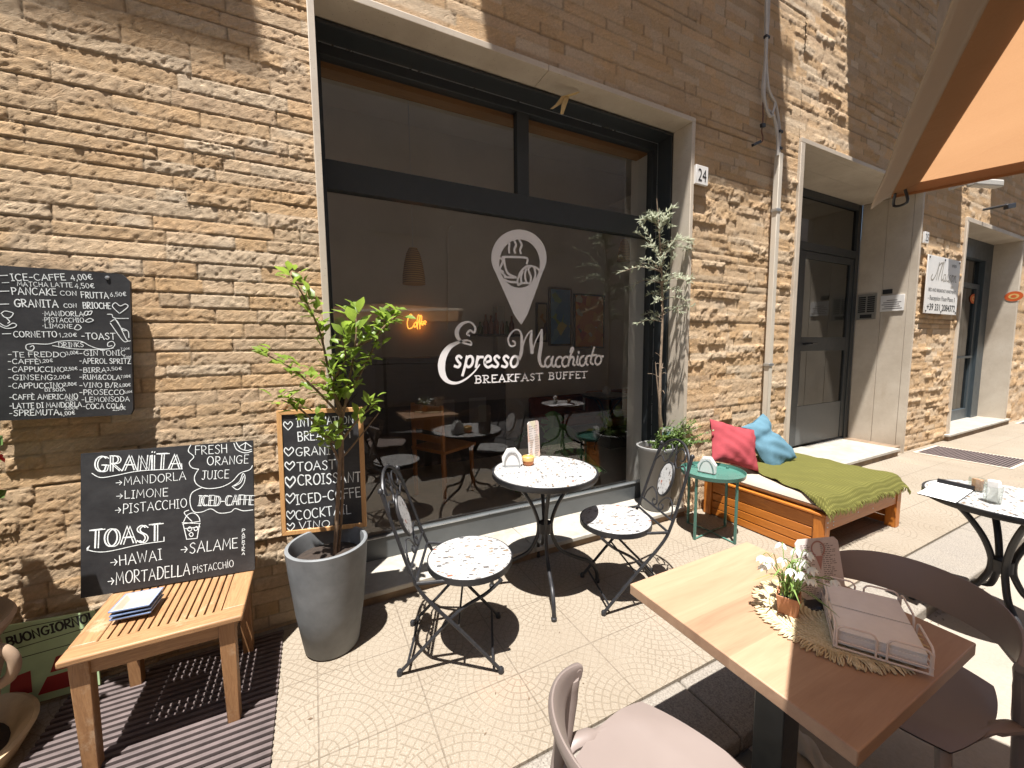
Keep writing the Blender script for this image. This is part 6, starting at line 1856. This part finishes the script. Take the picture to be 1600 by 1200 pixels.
for (cx_, cz_, yq, lab) in ((9.75, 1.98, 2.664, 'round orange sticker on the glass of the second door'), (None, None, None, 'round orange sticker on the stone jamb right of the second door')):
    t = thing('orange_sticker', lab, 'sticker', (9.75, 2.66, 1.98), 0, 'round orange stickers at the second doorway')
    OS = D.materials.get('orange_sticker') or m_plain('orange_sticker', (.55, .10, .02), .5, .1, 10)
    if cx_:
        c0 = at(1522, 467, Y=2.662); uu = Vector((1, 0, 0)); nn = Vector((0, -1, 0))
    else:
        c0 = at(1584, 463, X=10.866); uu = Vector((0, -1, 0)); nn = Vector((-1, 0, 0))
    t.location = c0
    for k_, (rx, ry_, mt_, dz) in enumerate(((.19, .085, OS, .0012), (.11, .045, D.materials['yellow_glaze'], .0022), (.06, .024, OS, .0032))):
        s = MB(); N = 28
        kx = .55 if not cx_ else 1
        s.add([c0 + nn * dz + uu * (rx * kx * math.cos(2 * PI * i / N)) + Vector((0, 0, ry_ * math.sin(2 * PI * i / N))) for i in range(N)] + [c0 + nn * (dz - .0008) + uu * (rx * kx * math.cos(2 * PI * i / N)) + Vector((0, 0, ry_ * math.sin(2 * PI * i / N))) for i in range(N)],
              [tuple(range(N)), tuple(range(N, 2 * N))[::-1]] + [(i, (i + 1) % N, N + (i + 1) % N, N + i) for i in range(N)])
        part('disc' if k_ == 0 else 'ring' if k_ == 1 else 'centre', s, mt_, t, smooth=0)

# ================================================================== INSIDE THE CAFE
YI = 4.9
sk = lambda px, py, Y: at(px, py, Y=Y)
WICK = Mat('wicker', (.3, .18, .07), .8)
_x, _y, _z = WICK.xyz()
WICK.color(WICK.ramp((( _z * 45.0).fr() - .5).ab() * 2.0, [(.2, (.26, .14, .05)), (.6, (.62, .38, .15))])); WICK = WICK.m
def pendant(px_top, py_top, py_bot, py_ceil, Y, lab):
    a, b = at(px_top, py_top, Y=Y), at(px_top, py_bot, Y=Y)
    t = thing('pendant_lamp', lab, 'lamp', b, 0, 'wicker pendant lamps inside the cafe')
    h = a.z - b.z
    part('lamp_shade', MB().lathe([(.015, h + .005), (.04 * h / .35, h), (.068 * h / .35, h * .84), (.088 * h / .35, h * .60), (.108 * h / .35, h * .25), (.112 * h / .35, 0)], b, 24), WICK, t)
    c = 4.2
    part('cord', MB().tube([(b.x, b.y, b.z + h), (b.x, b.y, c)], .006, 5), NAP, t)
    part('ceiling_rose', MB().lathe([(.08, -.04), (.10, 0), (0, 0)], (b.x, b.y, c), 16), NAP, t)
pendant(647, 388, 444, 215, 4.2, 'wicker pendant lamp hanging inside the cafe above the coffee sign')
pendant(975, 374, 408, 220, 4.4, 'wicker pendant lamp behind the olive tree inside the cafe')
neon = thing('neon_sign', 'small glowing orange script sign reading Coffee inside the cafe', 'neon sign', at(650, 505, Y=5.1))
NE = m_emit('neon_orange', (1.0, .36, .05), 1.0)
nb = MB()
npx = lambda a_, b_: at(480 + a_ / 3.16, 420 + b_ / 3.16, Y=5.1)
for q in ([(522, 240), (512, 224), (500, 240), (494, 270), (500, 294), (516, 292), (528, 276)], [(538, 262), (528, 272), (530, 288), (540, 280), (538, 262)], [(540, 284), (556, 244), (549, 228), (543, 262), (545, 298)], [(556, 284), (566, 242), (560, 230), (555, 262), (557, 298)], [(564, 276), (575, 266), (569, 259), (564, 270), (572, 281)], [(574, 275), (587, 263), (580, 257), (576, 268), (586, 276)]):
    nb.tube([npx(*p) for p in cat_rom(q, 4)], .0065, 6)
part('tube', nb, NE, neon)
def poster(px, lab, mat, Y, tilt=0):
    (x0, y0), (x1, y1) = px
    a, b = at(x0, y0, Y=Y), at(x1, y1, Y=Y)
    t = thing('wall_poster', lab, 'poster', (a.x, Y, b.z), 0, 'posters on the cafe back wall')
    w_, h_ = b.x - a.x, a.z - b.z
    part('frame', MB().span((a.x, Y, b.z), (b.x, Y + .03, a.z)), FRAME, t, bevel=.004)
    part('print', MB().quad((a.x + .03, Y - .002, b.z + .03), (b.x - .03, Y - .002, b.z + .03), (b.x - .03, Y - .002, a.z - .03), (a.x + .03, Y - .002, a.z - .03)), mat, t, smooth=0)
def m_poster(name, stops, sc):
    M = Mat(name, (.5, .3, .2), .5)
    v = M.vor(sc, 'F1', None, 1.0)
    r_ = M.nt.nodes.new('ShaderNodeSeparateColor'); M.nt.links.new(v.outputs['Color'], r_.inputs[0])
    M.color(M.ramp(r_.outputs[0], stops, 'CONSTANT')); return M.m
poster(((897, 458), (944, 544)), 'framed orange poster on the right of the cafe back wall', m_poster('orange_poster', [(0, (.80, .26, .05)), (.4, (.88, .42, .09)), (.7, (.70, .12, .05)), (.88, (.8, .7, .5)), (.95, (.12, .2, .15))], 9), 5.12)
poster(((858, 448), (893, 540)), 'blue and green map poster next to the orange poster in the cafe', m_poster('blue_poster', [(0, (.10, .32, .60)), (.45, (.18, .42, .62)), (.65, (.65, .60, .25)), (.85, (.28, .48, .2))], 7), 5.12)
poster(((838, 472), (856, 535)), 'narrow yellow illustrated poster beside the blue map in the cafe', m_poster('yellow_poster', [(0, (.45, .38, .22)), (.6, (.12, .06, .05)), (.8, (.45, .25, .08))], 8), 5.12)
DKW = m_wood('dark_counter_wood', (.03, .02, .014), (.06, .04, .028), 0)
ct = thing('bar_counter', 'dark bar counter along the left of the cafe interior', 'counter', (1.0, 4.6, .1))
a, b = at(600, 560, Y=4.4), at(790, 560, Y=4.4)
part('front', MB().span((a.x - .9, 4.4, .1), (b.x, 5.0, a.z - .06)), DKW, ct, bevel=.01)
part('worktop', MB().span((a.x - .93, 4.36, a.z - .058), (b.x + .03, 5.03, a.z)), m_plain('dark_worktop', (.06, .05, .045), .3, .1, 10), ct, bevel=.006)
pp_ = MB()
for x0_ in (.55, .95): pp_.quad((a.x + x0_, 4.396, .55), (a.x + x0_ + .22, 4.396, .55), (a.x + x0_ + .22, 4.396, .85), (a.x + x0_, 4.396, .85))
part('notice', pp_, PRINT, ct, smooth=0)
sh_ = thing('wall_shelf', 'dark wall shelf with bottles on the cafe back wall', 'shelf', at(780, 500, Y=5.1))
a2, b2 = at(742, 522, Y=4.95), at(812, 522, Y=4.95)
part('board', MB().span((a2.x, 4.9, a2.z - .03), (b2.x, 5.15, a2.z)), DKW, sh_, bevel=.004)
rr = random.Random(31)
for i in range(7):
    x = a2.x + .1 + i * (b2.x - a2.x - .2) / 6; h = rr.uniform(.16, .30)
    btm = Vector((x, 5.0, a2.z + .001))
    t = part('bottle', MB().lathe([(0, 0), (.035, 0), (.037, .01), (.037, h * .55), (.014, h * .75), (.013, h), (0, h)], btm, 14), m_plain('bottle_%d' % i, rr.choice([(.05, .10, .04), (.20, .05, .02), (.25, .2, .12), (.05, .05, .06)]), .15, .1, 10), None, origin=btm)
    tag(t, 'small dark bottle standing on the cafe wall shelf', 'bottle', 'bottles on the cafe shelf')
pil_ = thing('white_pillar', 'slim white pillar beside the shelf inside the cafe', 'pillar', (at(784, 500, Y=5.0).x, 5.0, .1))
pa, pb_ = at(776, 490, Y=5.0), at(788, 490, Y=5.0)
part('shaft', MB().span((pa.x, 4.98, .1), (pb_.x, 5.12, at(780, 478, Y=5.0).z)), m_plain('pillar_white', (.45, .42, .38), .8, .05, 5), pil_, bevel=.004)
wpp = thing('wall_pipe', 'thin grey pipe running up the cafe back wall', 'pipe', at(700, 480, Y=5.15))
part('pipe', MB().tube(cat_rom([at(700, 520, Y=5.15), at(700, 420, Y=5.15), at(700, 362, Y=5.15), at(708, 352, Y=5.15)], 4), .014, 6), D.materials['room_wall'], wpp)
RUST = m_plain('rust_red_fabric', (.22, .055, .02), .8, .15, 10)
def bench(px0, px1, py, Y, lab):
    a, b = at(px0, py, Y=Y), at(px1, py, Y=Y)
    t = thing('upholstered_bench', lab, 'bench', ((a.x + b.x) / 2, Y, .1), 0, 'rust coloured benches inside the cafe')
    part('backrest', MB().span((a.x, Y, .45), (b.x, Y + .10, a.z)), RUST, t, bevel=.03)
    part('seat', MB().span((a.x, Y - .45, .40), (b.x, Y - .002, .52)), RUST, t, bevel=.03)
    part('base', MB().span((a.x + .03, Y - .42, .101), (b.x - .03, Y + .05, .398)), DKW, t, bevel=.005)
bench(830, 912, 622, 4.7, 'rust red upholstered bench under the posters inside the cafe')
bench(920, 985, 612, 4.4, 'rust red upholstered bench at the right end of the cafe')
it = copy_tree(bt1, None, (3.42, 4.05, .1), .4, 'round terrazzo bistro table indoors in front of the rust benches')
napkin_rack((3.40, 4.03, .1 + ZB_), .3, 1.0, 'napkin holder on the round table inside the cafe')
WCH = m_wood('orange_chair_wood', (.25, .09, .02), (.36, .14, .035), 2)
wc = thing('wooden_chair', 'orange stained wooden chair inside the cafe behind the window', 'chair', (1.05, 3.5, .1), .5)
part('seat', MB().box((0, 0, .45), (.42, .42, .03)), WCH, wc, world=False, bevel=.008)
part('backrest', MB().box((-.20, 0, .74), (.022, .40, .22)).box((-.20, 0, .56), (.02, .36, .06)), WCH, wc, world=False, bevel=.006)
for a_ in (-1, 1):
    for b_ in (-1, 1):
        part('leg', MB().bar((.19 * a_, .18 * b_, 0), ((.17 if a_ > 0 else -.20) , .18 * b_, .434 if a_ > 0 else .86), .03, .03), WCH, wc, world=False, bevel=.004)
# monstera
mo = thing('monstera_plant', 'large leaved monstera plant in a dark pot behind the glass', 'plant', (2.05, 3.15, .1))
mpot = Vector((2.02, 3.18, .1))
part('pot', MB().lathe([(0, 0), (.12, 0), (.16, .26), (.15, .27), (.14, .24), (0, .24)], mpot, 28), m_plain('dark_pot', (.05, .05, .055), .5, .1, 8), mo)
st = MB(); lv = MB(); rmn = random.Random(17)
for i, (dx, dy, dz, s_) in enumerate(((-.08, -.2, .62, .17), (.16, -.22, .42, .16), (-.30, -.16, .40, .14), (.30, -.12, .30, .15), (.05, .05, .72, .15), (-.18, .1, .62, .14), (.26, .1, .55, .15), (.02, -.28, .30, .13), (-.34, -.1, .22, .12))):
    tipp = mpot + Vector((dx, dy, dz))
    st.tube(cat_rom([mpot + Vector((0, 0, .24)), mpot + Vector((dx * .4, dy * .4, dz * .75 + .1)), tipp], 5), .006, 6)
    d_ = Vector((dx, dy, -.25)).normalized(); sd_2 = d_.cross(Vector((0, 0, 1))).normalized(); nn = sd_2.cross(d_)
    cols = []
    N = 18
    ctrp = tipp + d_ * s_ * .9
    for q in range(N * 2):
        a_ = 2 * PI * q / (N * 2)
        r_ = 1.0 if q % 4 < 3 or q < 4 or q > N * 2 - 4 else .45
        hx = math.cos(a_); hy = math.sin(a_)
        cols.append(tipp + d_ * (s_ * (.9 - .95 * hx * r_)) + sd_2 * (s_ * .85 * hy * r_) + nn * (-.25 * s_ * abs(hy) * r_))
    lv.add([ctrp] + cols, [(0, 1 + q, 1 + (q + 1) % (N * 2)) for q in range(N * 2)])
part('stems', st, D.materials['green_stem'], mo)
part('leaves', lv, m_leaf('monstera_leaf', (.03, .09, .02), (.08, .17, .04), .2), mo, smooth=0)
